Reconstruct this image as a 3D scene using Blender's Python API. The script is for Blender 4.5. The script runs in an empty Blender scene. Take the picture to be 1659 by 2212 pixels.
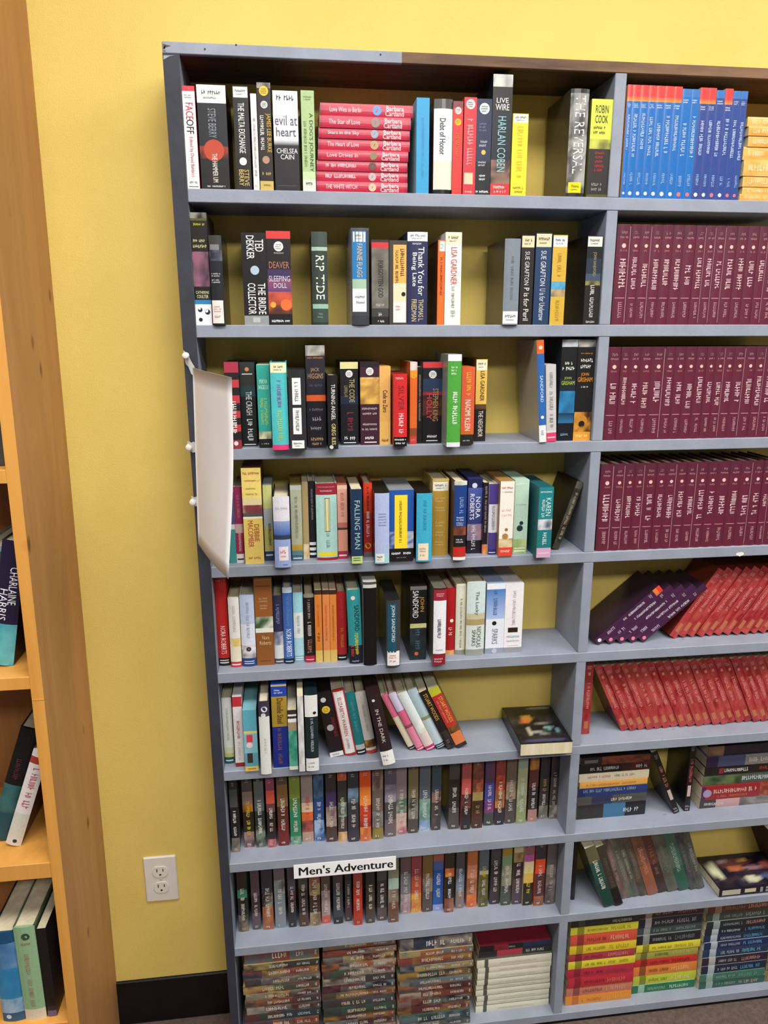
import bpy, bmesh, math, random
import numpy as np
from mathutils import Vector, Matrix

# ------------------------------------------------------------------ camera
F_PX = 1572.7237                      # focal length in pixels of the 1659 x 2212 frame
CAM = np.array([0.18402, -1.28976, 1.55446])
YAW, PITCH, ROLL = 0.12427, 0.24137, -0.00195
FW = np.array([math.sin(YAW)*math.cos(PITCH), math.cos(YAW)*math.cos(PITCH), -math.sin(PITCH)])
_r = np.array([math.cos(YAW), -math.sin(YAW), 0.0]); _u = np.cross(_r, FW)
RT = _r*math.cos(ROLL) + _u*math.sin(ROLL)
UP = -_r*math.sin(ROLL) + _u*math.cos(ROLL)
scene = bpy.context.scene
COL = scene.collection
cd = bpy.data.cameras.new('camera'); cam = bpy.data.objects.new('camera', cd); COL.objects.link(cam)
cd.sensor_fit = 'VERTICAL'; cd.sensor_height = 36.0; cd.lens = F_PX/2212*36.0
cd.clip_start = 0.02; cd.clip_end = 60
cam.matrix_world = Matrix(((RT[0], UP[0], -FW[0], CAM[0]), (RT[1], UP[1], -FW[1], CAM[1]), (RT[2], UP[2], -FW[2], CAM[2]), (0, 0, 0, 1)))
scene.camera = cam

# ------------------------------------------------------------------ world, lights, exposure
w = bpy.data.worlds.new('world'); scene.world = w; w.use_nodes = True
w.node_tree.nodes['Background'].inputs[0].default_value = (1.0, 0.99, 0.97, 1)
w.node_tree.nodes['Background'].inputs[1].default_value = 0.10
vs = scene.view_settings
vs.view_transform = 'Standard'; vs.look = 'None'; vs.gamma = 1.0; vs.use_curve_mapping = False
vs.exposure = 0.46
CEIL = 2.85
FIXTURES = [(-1.3, -1.05, 9), (0.25, -1.05, 23), (1.75, -1.05, 22), (3.2, -1.05, 16), (-0.7, -2.7, 6), (0.9, -2.7, 41)]
for (lx, ly, pw) in FIXTURES:
    ld = bpy.data.lights.new('ceiling_lamp_light', 'AREA'); ld.shape = 'RECTANGLE'; ld.size = 1.15; ld.size_y = 0.52
    ld.energy = pw; ld.color = (1.0, 0.985, 0.955)
    lo = bpy.data.objects.new('ceiling_lamp_light', ld); COL.objects.link(lo); lo.location = (lx, ly, CEIL-0.075)

# ------------------------------------------------------------------ helpers
def lin(h):
    h = h.lstrip('#'); c = [int(h[i:i+2], 16)/255 for i in (0, 2, 4)]
    return tuple(x/12.92 if x <= .04045 else ((x+.055)/1.055)**2.4 for x in c)
def mix(a, b, t): return tuple(a[i]+(b[i]-a[i])*t for i in range(3))
def ray(u, v): return FW + RT*(u-829.5)/F_PX - UP*(v-1106)/F_PX
def atY(u, v, y): d = ray(u, v); return CAM + d*(y-CAM[1])/d[1]
def atZ(u, v, z): d = ray(u, v); return CAM + d*(z-CAM[2])/d[2]
def atX(u, v, x): d = ray(u, v); return CAM + d*(x-CAM[0])/d[0]
class Zoom:
    """pixel coordinates read in an enlarged crop of the photograph, back to full-frame pixels"""
    def __init__(s, x0, y0, wpx): s.x0, s.y0, s.k = x0, y0, 1659.0/wpx
    def __call__(s, u, v): return (s.x0+u/s.k, s.y0+v/s.k)

def nodes(m):
    m.use_nodes = True; nt = m.node_tree; return nt, nt.nodes['Principled BSDF']
def N(nt, t, **kw):
    n = nt.nodes.new(t)
    for k, v in kw.items():
        if k in n.inputs: n.inputs[k].default_value = v
        else: setattr(n, k, v)
    return n
def noise_mat(name, c1, c2, scale=20, rough=.6, bump=0, stretch=(1, 1, 1), spots=None, detail=4, bscale=None):
    """two colours mixed by noise, optional worn spots (colour, threshold, scale) and fine bump"""
    m = bpy.data.materials.new(name); nt, b = nodes(m); L = nt.links
    tc = N(nt, 'ShaderNodeTexCoord'); mp = N(nt, 'ShaderNodeMapping'); mp.inputs['Scale'].default_value = stretch
    L.new(tc.outputs['Object'], mp.inputs['Vector'])
    nz = N(nt, 'ShaderNodeTexNoise', Scale=scale, Detail=detail, Roughness=.6); L.new(mp.outputs[0], nz.inputs['Vector'])
    cr = N(nt, 'ShaderNodeValToRGB'); cr.color_ramp.elements[0].position = .35; cr.color_ramp.elements[1].position = .65
    cr.color_ramp.elements[0].color = (*lin(c1), 1); cr.color_ramp.elements[1].color = (*lin(c2), 1)
    L.new(nz.outputs['Fac'], cr.inputs[0]); out = cr.outputs[0]
    if spots:
        sc, th, ss = spots
        n2 = N(nt, 'ShaderNodeTexNoise', Scale=ss, Detail=6, Roughness=.75); L.new(mp.outputs[0], n2.inputs['Vector'])
        r2 = N(nt, 'ShaderNodeValToRGB'); r2.color_ramp.elements[0].position = th; r2.color_ramp.elements[1].position = th+.04
        L.new(n2.outputs['Fac'], r2.inputs[0])
        mx = N(nt, 'ShaderNodeMixRGB'); L.new(r2.outputs[0], mx.inputs[0]); L.new(out, mx.inputs[1]); mx.inputs[2].default_value = (*lin(sc), 1)
        out = mx.outputs[0]
    L.new(out, b.inputs['Base Color']); b.inputs['Roughness'].default_value = rough
    b.inputs['Specular IOR Level'].default_value = .3
    if bump:
        n3 = N(nt, 'ShaderNodeTexNoise', Scale=bscale or scale*6, Detail=3); L.new(mp.outputs[0], n3.inputs['Vector'])
        bp = N(nt, 'ShaderNodeBump', Strength=bump, Distance=.002); L.new(n3.outputs['Fac'], bp.inputs['Height']); L.new(bp.outputs[0], b.inputs['Normal'])
    return m
def col_mat(name, rough, spec=.4, grain=.12, gscale=900):
    """base colour from the mesh's own printed colours, with a little paper grain"""
    m = bpy.data.materials.new(name); nt, b = nodes(m); L = nt.links
    at = N(nt, 'ShaderNodeAttribute', attribute_name='print')
    tc = N(nt, 'ShaderNodeTexCoord'); nz = N(nt, 'ShaderNodeTexNoise', Scale=gscale*.25, Detail=3); L.new(tc.outputs['Object'], nz.inputs['Vector'])
    mr = N(nt, 'ShaderNodeMapRange'); mr.inputs['To Min'].default_value = 1-grain; mr.inputs['To Max'].default_value = 1+grain
    L.new(nz.outputs['Fac'], mr.inputs['Value'])
    mx = N(nt, 'ShaderNodeMixRGB', blend_type='MULTIPLY'); mx.inputs[0].default_value = 1
    L.new(at.outputs['Color'], mx.inputs[1]); L.new(mr.outputs[0], mx.inputs[2])
    L.new(mx.outputs[0], b.inputs['Base Color']); b.inputs['Roughness'].default_value = rough
    b.inputs['Specular IOR Level'].default_value = spec
    return m
def wood_mat(name, c1, c2, knot, rough=.5):
    m = bpy.data.materials.new(name); nt, b = nodes(m); L = nt.links
    tc = N(nt, 'ShaderNodeTexCoord'); mp = N(nt, 'ShaderNodeMapping'); mp.inputs['Scale'].default_value = (14, 9, .9)
    L.new(tc.outputs['Object'], mp.inputs['Vector'])
    nz = N(nt, 'ShaderNodeTexNoise', Scale=1.6, Detail=8, Roughness=.62, Distortion=1.1); L.new(mp.outputs[0], nz.inputs['Vector'])
    cr = N(nt, 'ShaderNodeValToRGB'); e = cr.color_ramp.elements
    e[0].position = .3; e[0].color = (*lin(c1), 1); e[1].position = .7; e[1].color = (*lin(c2), 1)
    L.new(nz.outputs['Fac'], cr.inputs[0])
    mp2 = N(nt, 'ShaderNodeMapping'); mp2.inputs['Scale'].default_value = (8, 13, 6.5); L.new(tc.outputs['Object'], mp2.inputs['Vector'])
    vo = N(nt, 'ShaderNodeTexVoronoi', Scale=1.0); L.new(mp2.outputs[0], vo.inputs['Vector'])
    r2 = N(nt, 'ShaderNodeValToRGB'); r2.color_ramp.elements[0].position = .05; r2.color_ramp.elements[0].color = (1, 1, 1, 1)
    r2.color_ramp.elements[1].position = .12; r2.color_ramp.elements[1].color = (0, 0, 0, 1); L.new(vo.outputs['Distance'], r2.inputs[0])
    mx = N(nt, 'ShaderNodeMixRGB'); L.new(r2.outputs[0], mx.inputs[0]); L.new(cr.outputs[0], mx.inputs[1]); mx.inputs[2].default_value = (*lin(knot), 1)
    L.new(mx.outputs[0], b.inputs['Base Color']); b.inputs['Roughness'].default_value = rough
    return m
def plain(name, c, rough=.5, spec=.4):
    return noise_mat(name, c, c, 30, rough)

M = {}
M['wall'] = noise_mat('yellow_wall_paint', 'dfc469', 'e5ca6f', 6, .75, bump=.35, bscale=420)
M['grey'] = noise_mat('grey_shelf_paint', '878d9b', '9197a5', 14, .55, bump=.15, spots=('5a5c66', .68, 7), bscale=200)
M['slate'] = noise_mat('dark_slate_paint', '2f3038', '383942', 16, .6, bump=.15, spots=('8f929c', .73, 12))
M['brown'] = noise_mat('bare_dark_board', '4b3a30', '64503f', 8, .6, stretch=(.6, 4, 4), spots=('33272a', .66, 8))
M['black'] = noise_mat('black_vinyl', '0d0c0d', '141314', 20, .45)
M['carpet'] = noise_mat('brown_floor_carpet', '54473f', '665850', 120, .95, bump=.5, bscale=600)
M['ceil'] = noise_mat('ceiling_tile', 'd8d4c8', 'e2ded2', 40, .9, bump=.3)
M['oak'] = wood_mat('side_wood', 'a57444', 'bd8a55', '6b4526', .55)
M['oakedge'] = wood_mat('warm_lit_edge_wood', 'd2913f', 'e2a450', 'c07f33', .5)  # warmer light on the front edges is put into this orange
M['oakin'] = wood_mat('inner_wood', '8d5f33', 'a37240', '6b4526', .55)
M['cover'] = col_mat('printed_card', .42, .4)
M['gloss'] = col_mat('glossy_print', .26, .5)
M['matte'] = col_mat('matte_print', .7, .25)
M['ink'] = col_mat('printed_ink', .5, .3, .05)
M['page'] = noise_mat('book_page_edges', 'c9bd9c', 'ddd3b6', 60, .85, stretch=(1, 1, .2))
M['paper'] = noise_mat('white_paper', 'efedee', 'f5f3f4', 5, .8)
M['white'] = noise_mat('white_plastic', 'dcd8d0', 'e2ded6', 20, .35)
M['slot'] = noise_mat('socket_slot_dark', '2a2826', '33302d', 20, .6)
M['steel'] = noise_mat('screw_metal', 'b8b4ac', 'c4c0b8', 30, .35)
def clear_mat():
    m = bpy.data.materials.new('clear_tape'); nt, b = nodes(m)
    b.inputs['Base Color'].default_value = (.86, .86, .84, 1); b.inputs['Roughness'].default_value = .2; b.inputs['Alpha'].default_value = .45
    return m
M['clear'] = clear_mat()
def emit_mat():
    m = bpy.data.materials.new('lamp_diffuser'); nt, b = nodes(m)
    b.inputs['Base Color'].default_value = (.9, .9, .88, 1); b.inputs['Emission Color'].default_value = (1, .96, .9, 1); b.inputs['Emission Strength'].default_value = 2.0
    return m
M['lamp'] = emit_mat()

def link(o, parent=None):
    COL.objects.link(o)
    if parent is not None: o.parent = parent
    return o
def obj(name, me, mats, parent=None, loc=(0, 0, 0)):
    if isinstance(me, bmesh.types.BMesh):
        m = bpy.data.meshes.new(name); me.normal_update(); me.to_mesh(m); me.free(); me = m
    if len(me.materials): me.materials.clear()
    for x in (mats if isinstance(mats, (list, tuple)) else [mats]): me.materials.append(x)
    o = bpy.data.objects.new(name, me); o.location = loc
    return link(o, parent)
def empty(name, loc, rot=(0, 0, 0), parent=None):
    o = bpy.data.objects.new(name, None); o.empty_display_size = .02; o.location = loc; o.rotation_euler = rot
    return link(o, parent)
LABELS = {}
def tag(o, label, cat, group=None):
    n = len(label.split()); assert 4 <= n <= 16, (n, label)
    if group is None or (label, group) not in LABELS:
        assert not any(k[0] == label for k in LABELS), label
    LABELS[(label, group)] = 1
    o['label'] = label; o['category'] = cat
    if group: o['group'] = group
def struct(o): o['kind'] = 'structure'; return o
def bx(bm, x0, x1, y0, y1, z0, z1, bevel=0, mi=0):
    v = [bm.verts.new((x, y, z)) for x in (x0, x1) for y in (y0, y1) for z in (z0, z1)]
    fs = [bm.faces.new([v[i] for i in q]) for q in ((0, 1, 3, 2), (4, 6, 7, 5), (0, 4, 5, 1), (2, 3, 7, 6), (0, 2, 6, 4), (1, 5, 7, 3))]
    for f in fs: f.material_index = mi
    if bevel:
        es = list({e for f in fs for e in f.edges})
        bmesh.ops.bevel(bm, geom=es, offset=bevel, segments=1, affect='EDGES')
    return v
def box_obj(name, x0, x1, y0, y1, z0, z1, mat, parent=None, bevel=0):
    """box mesh whose origin sits at its own base centre"""
    c = ((x0+x1)/2, (y0+y1)/2, z0); bm = bmesh.new()
    bx(bm, x0-c[0], x1-c[0], y0-c[1], y1-c[1], 0, z1-z0, bevel)
    off = parent.location if parent is not None else Vector((0, 0, 0))
    return obj(name, bm, mat, parent, Vector(c)-off)

# ------------------------------------------------------------------ the room
WY = 0.13229                      # wall surface
OX, OZ = -0.13, 1.99              # measured frame -> scene frame
struct(box_obj('wall_back', -3.0, 4.2, WY, WY+.12, 0, CEIL, M['wall']))
struct(box_obj('floor', -3.0, 4.2, -5.6, WY+.12, -.08, 0, M['carpet']))
struct(box_obj('ceiling', -3.0, 4.2, -5.6, WY+.12, CEIL, CEIL+.08, M['ceil']))
struct(box_obj('baseboard_back', -3.0, 4.2, WY-.006, WY+.002, 0, .119, M['black'], bevel=.002))
for i, (lx, ly, pw) in enumerate(FIXTURES):
    t = empty('ceiling_light', (lx, ly, CEIL-.06))
    bm = bmesh.new()
    for a in ((-.62, .62, -.31, -.28), (-.62, .62, .28, .31), (-.62, -.59, -.28, .28), (.59, .62, -.28, .28)): bx(bm, *a, 0, .0605)
    obj('frame', bm, M['white'], t)
    bm = bmesh.new(); bx(bm, -.59, .59, -.28, .28, .02, .03); obj('diffuser', bm, M['lamp'], t)
    tag(t, 'flat white rectangular ceiling light panel overhead', 'ceiling light', 'ceiling light panels')

# ------------------------------------------------------------------ grey bookcase
XI, XDL, XDR = .15763+OX, .86562+OX, .88573+OX
TB = .02103                       # board thickness
ZTOP, ZTB = OZ, OZ-.0168
SB = [OZ+z for z in (-.2305, -.4433, -.653, -.8699, -1.0801, -1.2895, -1.5009, -1.7067, -1.9779)]   # undersides of shelves 1..9
ST = [z+TB for z in SB]           # tops: ST[i] carries the books of row i+1
XE = XDR+.708; XEND = XE+.022
case = empty('bookcase', (XI, 0, 0))
def top_mat():
    m = noise_mat('top_board_part_painted', '858b99', '9298a6', 14, .55, bump=.15, spots=('5a5c66', .68, 10))
    nt = m.node_tree; L = nt.links; b = nt.nodes['Principled BSDF']; src = b.inputs['Base Color'].links[0].from_socket
    tc = N(nt, 'ShaderNodeTexCoord'); sp = N(nt, 'ShaderNodeSeparateXYZ'); L.new(tc.outputs['Object'], sp.inputs[0])
    nz = N(nt, 'ShaderNodeTexNoise', Scale=9, Detail=6); mp = N(nt, 'ShaderNodeMapping'); mp.inputs['Scale'].default_value = (.6, 4, 4)
    L.new(tc.outputs['Object'], mp.inputs[0]); L.new(mp.outputs[0], nz.inputs['Vector'])
    cr = N(nt, 'ShaderNodeValToRGB'); cr.color_ramp.elements[0].color = (*lin('4a3527'), 1); cr.color_ramp.elements[1].color = (*lin('7b5b40'), 1)
    cr.color_ramp.elements[0].position = .35; cr.color_ramp.elements[1].position = .6
    L.new(nz.outputs['Fac'], cr.inputs[0])
    gt = N(nt, 'ShaderNodeMath', operation='GREATER_THAN'); L.new(sp.outputs['X'], gt.inputs[0]); gt.inputs[1].default_value = PAINT_END
    mx = N(nt, 'ShaderNodeMixRGB'); L.new(gt.outputs[0], mx.inputs[0]); L.new(src, mx.inputs[1]); L.new(cr.outputs[0], mx.inputs[2])
    L.new(mx.outputs[0], b.inputs['Base Color']); return m
xtb0, xtb1 = .1325+OX, XEND
PAINT_END = atY(868, 120, 0)[0]-(xtb0+xtb1)/2
box_obj('top_board', xtb0, xtb1, 0, .0095, ZTB, ZTOP, top_mat(), case, .001)          # painted front edge strip
box_obj('top_board_body', xtb0, xtb1, .0095, WY-.0005, ZTB, ZTOP, M['brown'], case)
# left side panel: dark front, light inner face, a touch wider at the top
bm = bmesh.new()
v = [bm.verts.new(p) for p in ((.141+OX, 0, 0), (XI, 0, 0), (XI, WY-.0005, 0), (.141+OX, WY-.0005, 0),
     (.1325+OX, 0, ZTB), (XI, 0, ZTB), (XI, WY-.0005, ZTB), (.1325+OX, WY-.0005, ZTB))]
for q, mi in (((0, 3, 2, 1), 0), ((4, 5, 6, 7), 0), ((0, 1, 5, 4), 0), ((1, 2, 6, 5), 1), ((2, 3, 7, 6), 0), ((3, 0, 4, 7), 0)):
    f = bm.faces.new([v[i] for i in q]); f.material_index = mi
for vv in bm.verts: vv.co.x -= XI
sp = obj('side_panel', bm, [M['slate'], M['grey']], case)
sp['label'] = 'dark slate side panel'
box_obj('side_panel', XE, XEND, 0, WY-.0005, 0, ZTB, M['grey'], case)
prev = ZTB
for i in range(9):
    o = box_obj('shelf', XI, XE, 0, WY-.0005, SB[i], ST[i], M['grey'], case, .0012)
    box_obj('divider', XDL+.0004*((i*7) % 5-2), XDR+.0004*((i*7) % 5-2), .0006, WY-.0005, ST[i], prev, M['grey'], case, .001)
    prev = SB[i]
box_obj('kick_strip', XI, XE, .006, WY-.02, 0, SB[8], M['black'], case)
tag(case, 'tall grey painted bookcase with two bays of shelves against yellow wall', 'bookcase')
# nail heads in the top board edge
for (u, v_) in ((442.5, 106), (510, 97), (822, 118)):
    p = atY(u, v_, 0); bm = bmesh.new(); bmesh.ops.create_cone(bm, cap_ends=True, segments=8, radius1=.0016, radius2=.0013, depth=.0016)
    o = obj('nail_head', bm, M['slot'], case, Vector(p)-case.location); o.rotation_euler = (math.pi/2, 0, 0)

# ------------------------------------------------------------------ books
rng = random.Random(11)
def _h(i, j, k):
    n = (i*374761393 + j*668265263 + k*2147483647) & 0xffffffff
    n = ((n ^ (n >> 13))*1274126177) & 0xffffffff
    return ((n ^ (n >> 16)) & 0xffff)/65535.0
def vnoise(x, y, k):
    i, j = math.floor(x), math.floor(y); a, b = x-i, y-j; a = a*a*(3-2*a); b = b*b*(3-2*b)
    return (_h(i, j, k)*(1-a)+_h(i+1, j, k)*a)*(1-b) + (_h(i, j+1, k)*(1-a)+_h(i+1, j+1, k)*a)*b
def parse(bands):
    """'0.1:888888 0.6:111111>333333 1:aabbcc~ddeeff'  from the foot of the spine up: > fades, ~ mottles"""
    out, t0 = [], 0.0
    for tok in bands.split():
        t1, c = tok.split(':'); t1 = float(t1)
        if '>' in c: a, b = c.split('>'); k = 1
        elif '~' in c: a, b = c.split('~'); k = 2
        else: a = b = c; k = 0
        out.append((t0, t1, lin(a), lin(b), k)); t0 = t1
    return out
class MB:
    """vertex / face / corner-colour collector"""
    def __init__(s): s.v, s.f, s.c = [], [], []
    def face(s, pts, cols):
        b = len(s.v); s.v += [tuple(p) for p in pts]; s.f.append(tuple(range(b, b+len(pts))))
        s.c += cols if isinstance(cols, list) else [cols]*len(pts)
    def box(s, x0, x1, y0, y1, z0, z1, c):
        p = [(x, y, z) for x in (x0, x1) for y in (y0, y1) for z in (z0, z1)]
        for q in ((0, 1, 3, 2), (4, 6, 7, 5), (0, 4, 5, 1), (2, 3, 7, 6), (0, 2, 6, 4), (1, 5, 7, 3)): s.face([p[i] for i in q], c)
    def mesh(s, name):
        me = bpy.data.meshes.new(name); me.from_pydata(s.v, [], s.f)
        a = me.color_attributes.new('print', 'FLOAT_COLOR', 'CORNER')
        a.data.foreach_set('color', [x for c in s.c for x in (*c, 1.0)]); me.update(); return me
GLYPH = {}
def glyphs(txt):
    if txt not in GLYPH:
        cu = bpy.data.curves.new('tmp', 'FONT'); cu.body = txt; cu.resolution_u = 2; cu.align_x = 'LEFT'; cu.offset = 0 if any(c in 'MWNmwvAV' for c in txt) else .006
        ob = bpy.data.objects.new('tmp', cu); COL.objects.link(ob)
        dg = bpy.context.evaluated_depsgraph_get(); dg.update()
        me = bpy.data.meshes.new_from_object(ob.evaluated_get(dg))
        vs_ = [(v.co.x, v.co.y) for v in me.vertices]; fs = [tuple(p.vertices) for p in me.polygons]
        bpy.data.objects.remove(ob); bpy.data.curves.remove(cu); bpy.data.meshes.remove(me)
        xs = [a for a, _ in vs_]; ys = [b for _, b in vs_]; x0, x1, y0, y1 = min(xs), max(xs), min(ys), max(ys)
        GLYPH[txt] = ([((a-x0)/(x1-x0), (b-y0)/(y1-y0)) for a, b in vs_], fs)
    return GLYPH[txt]
# spine ornaments: s across the spine 0..1, t up the spine 0..1
BLUR = set("""OLD MAN S THUNDER|TROUBLE IN TEXAS|PARA MENTAL|SILENT ISLE|by CONROY|ANNA QUINDLEN|ONE TRUE THING|TWELVE MILE|LIVE TO TELL|DARK OF MOON|Singin and Swingin|Getting Merry|DOUBLE|JEOPARDY|VINCI|DAN B|FALLING AWAKE|JUDGE|DEAD RECKONING|NIGHTS AT|The Notebook|WICKED PREY|DUNE|NANCY DREW|THE SHOCK|INNOCENT|NIGHT|ROAD|CROSSING|DIVE FROM|CLAUSEN'S PIER|BITTERSWEET|ROBARDS|IRISH|LINDSAY|THE ANGELS|Inheritance|KATHY|YOUR|CHILD COLLECTORS|Elsewhere|Paths Guy|M.R.|Love Comes Home|The Runaway Heart|1 am the messenger|True Believer|EASY PREY|PREY|DI|SANDFORD.""".split('|'))   # too blurred to read in the photograph: unreadable strokes only
def T(txt, s0, s1, t0, t1, c='ffffff'):                                              # lettering running down the spine
    return K(s0, s1, t0, t1, c) if txt in BLUR else ('T', txt, s0, s1, t0, t1, c, 1)
def H(txt, s0, s1, t0, t1, c='ffffff'):                                              # lettering across the spine
    return KH(s0, s1, t0, t1, c) if txt in BLUR else ('T', txt, s0, s1, t0, t1, c, 0)
def K(s0, s1, t0, t1, c='ffffff'): return ('K', s0, s1, t0, t1, c, 1)                # marks too small to read
def KH(s0, s1, t0, t1, c='ffffff'): return ('K', s0, s1, t0, t1, c, 0)
def S(t0, t1, c='eeeae2', s0=.04, s1=.96, k='444444'): return ('S', s0, s1, t0, t1, c, k)  # sticker with scribble
def R(s0, s1, t0, t1, c): return ('R', s0, s1, t0, t1, c)                            # printed panel
def O(s, t, r, c): return ('O', s, t, r, c)                                          # printed disc, r in spine widths

class Spine:
    def __init__(s, w, h, bulge): s.w, s.h, s.b = w, h, bulge
    def p(s, a, t, e): return (-s.w/2+a*s.w, s.b*(2*a-1)**2-e, t*s.h)
    def patch(s, mb, s0, s1, t0, t1, c, e):
        n = 4 if s.b > .0004 else 1
        for i in range(n):
            a, b = s0+(s1-s0)*i/n, s0+(s1-s0)*(i+1)/n
            mb.face([s.p(a, t0, e), s.p(b, t0, e), s.p(b, t1, e), s.p(a, t1, e)], c)
    def marks(s, mb, s0, s1, t0, t1, c, vert, e, rr):
        """short irregular strokes that read as small lettering"""
        e2 = e
        if not vert and (t1-t0)*s.h > .3*s.w:          # tall field: several small lines
            n = max(2, round((t1-t0)*s.h/(.2*s.w)))
            for i in range(n): s.marks(mb, s0, s1-(s1-s0)*rr.uniform(0, .25), t0+(t1-t0)*(i+.12)/n, t0+(t1-t0)*(i+.88)/n, c, 0, e, rr)
            return
        if vert:
            p, step = t1, (s1-s0)*s.w/s.h*.42
            while p > t0+step*.5:
                if rr.random() > .1:
                    a0, a1 = s0+(s1-s0)*rr.uniform(0, .14), s1-(s1-s0)*rr.uniform(0, .14)
                    st = step*rr.uniform(.2, .34)
                    s.patch(mb, a0, a1, p-st, p, c, e2)
                    k = rr.random()
                    if k > .66: s.patch(mb, a0, a0+(a1-a0)*.22, p-step*.72, p-st, c, e2)
                    elif k > .33: m_ = rr.uniform(.3, .6); s.patch(mb, a0+(a1-a0)*m_, a0+(a1-a0)*(m_+.2), p-step*.72, p-st, c, e2)
                    else: s.patch(mb, a0+(a1-a0)*.1, a1-(a1-a0)*.05, p-step*.74, p-step*.52, c, e2)
                p -= step
        else:
            p, step = s0, (t1-t0)*s.h/s.w*.45
            while p < s1-step*.5:
                if rr.random() > .1:
                    b0, b1 = t0+(t1-t0)*rr.uniform(0, .2), t1-(t1-t0)*rr.uniform(0, .2); st = step*.3
                    s.patch(mb, p, p+st, b0, b1, c, e2)
                    m_ = rr.uniform(.05, .7); s.patch(mb, p+st, p+step*.75, b0+(b1-b0)*m_, b0+(b1-b0)*(m_+.25), c, e2)
                p += step
def spine_mesh(mb, sp, bands, d, side, kind, th, seed):
    bs = parse(bands) if isinstance(bands, str) else bands
    n = 6 if any(b[4] == 2 for b in bs) else (5 if sp.b > .0004 else 2)
    for (t0, t1, a, b, k) in bs:
        rows = 1 if k == 0 else (3 if k == 1 else max(2, int((t1-t0)*26)))
        for r in range(rows):
            ta, tb = t0+(t1-t0)*r/rows, t0+(t1-t0)*(r+1)/rows
            for i in range(n):
                s0, s1 = i/n, (i+1)/n; cols = []
                for (ss, tt) in ((s0, ta), (s1, ta), (s1, tb), (s0, tb)):
                    if k == 0: cols.append(a)
                    elif k == 1: cols.append(mix(a, b, (tt-t0)/(t1-t0)))
                    else:
                        q = .6*vnoise(ss*2.2+seed*3.1, tt*9+seed*1.7, seed)+.4*vnoise(ss*5+9, tt*23+seed, seed+5)
                        cols.append(mix(a, b, min(1, max(0, (q-.28)*2.3))))
                mb.face([sp.p(s0, ta, 0), sp.p(s1, ta, 0), sp.p(s1, tb, 0), sp.p(s0, tb, 0)], cols)
    ctop, cbot = (bs[-1][3], bs[0][2])
    w2, h, bu = sp.w/2, sp.h, sp.b
    if kind == 'box':
        for z, c, fl in ((h, ctop if side is None else side, 0), (0, cbot, 1)):
            pts = [(-w2+2*w2*i/n, bu*(2*i/n-1)**2, z) for i in range(n+1)]+[(w2, d, z), (-w2, d, z)]
            mb.face(pts[::-1] if fl else pts, c)
        for x, fl in ((-w2, 0), (w2, 1)):
            q = [(x, bu, 0), (x, bu, h), (x, d, h), (x, d, 0)]; mb.face(q[::-1] if fl else q, side)
        mb.face([(-w2, d, 0), (-w2, d, h), (w2, d, h), (w2, d, 0)], side)
    else:
        for i in range(n):
            for z, c, fl in ((h, ctop, 0), (0, cbot, 1)):
                q = [sp.p(i/n, z/h, 0), sp.p((i+1)/n, z/h, 0), (-w2+2*w2*(i+1)/n, bu+th, z), (-w2+2*w2*i/n, bu+th, z)]
                mb.face(q[::-1] if fl else q, c)
        mb.box(-w2, -w2+th, bu, d, 0, h, side); mb.box(w2-th, w2, bu, d, 0, h, side)
BOOKN = [0]
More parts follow.
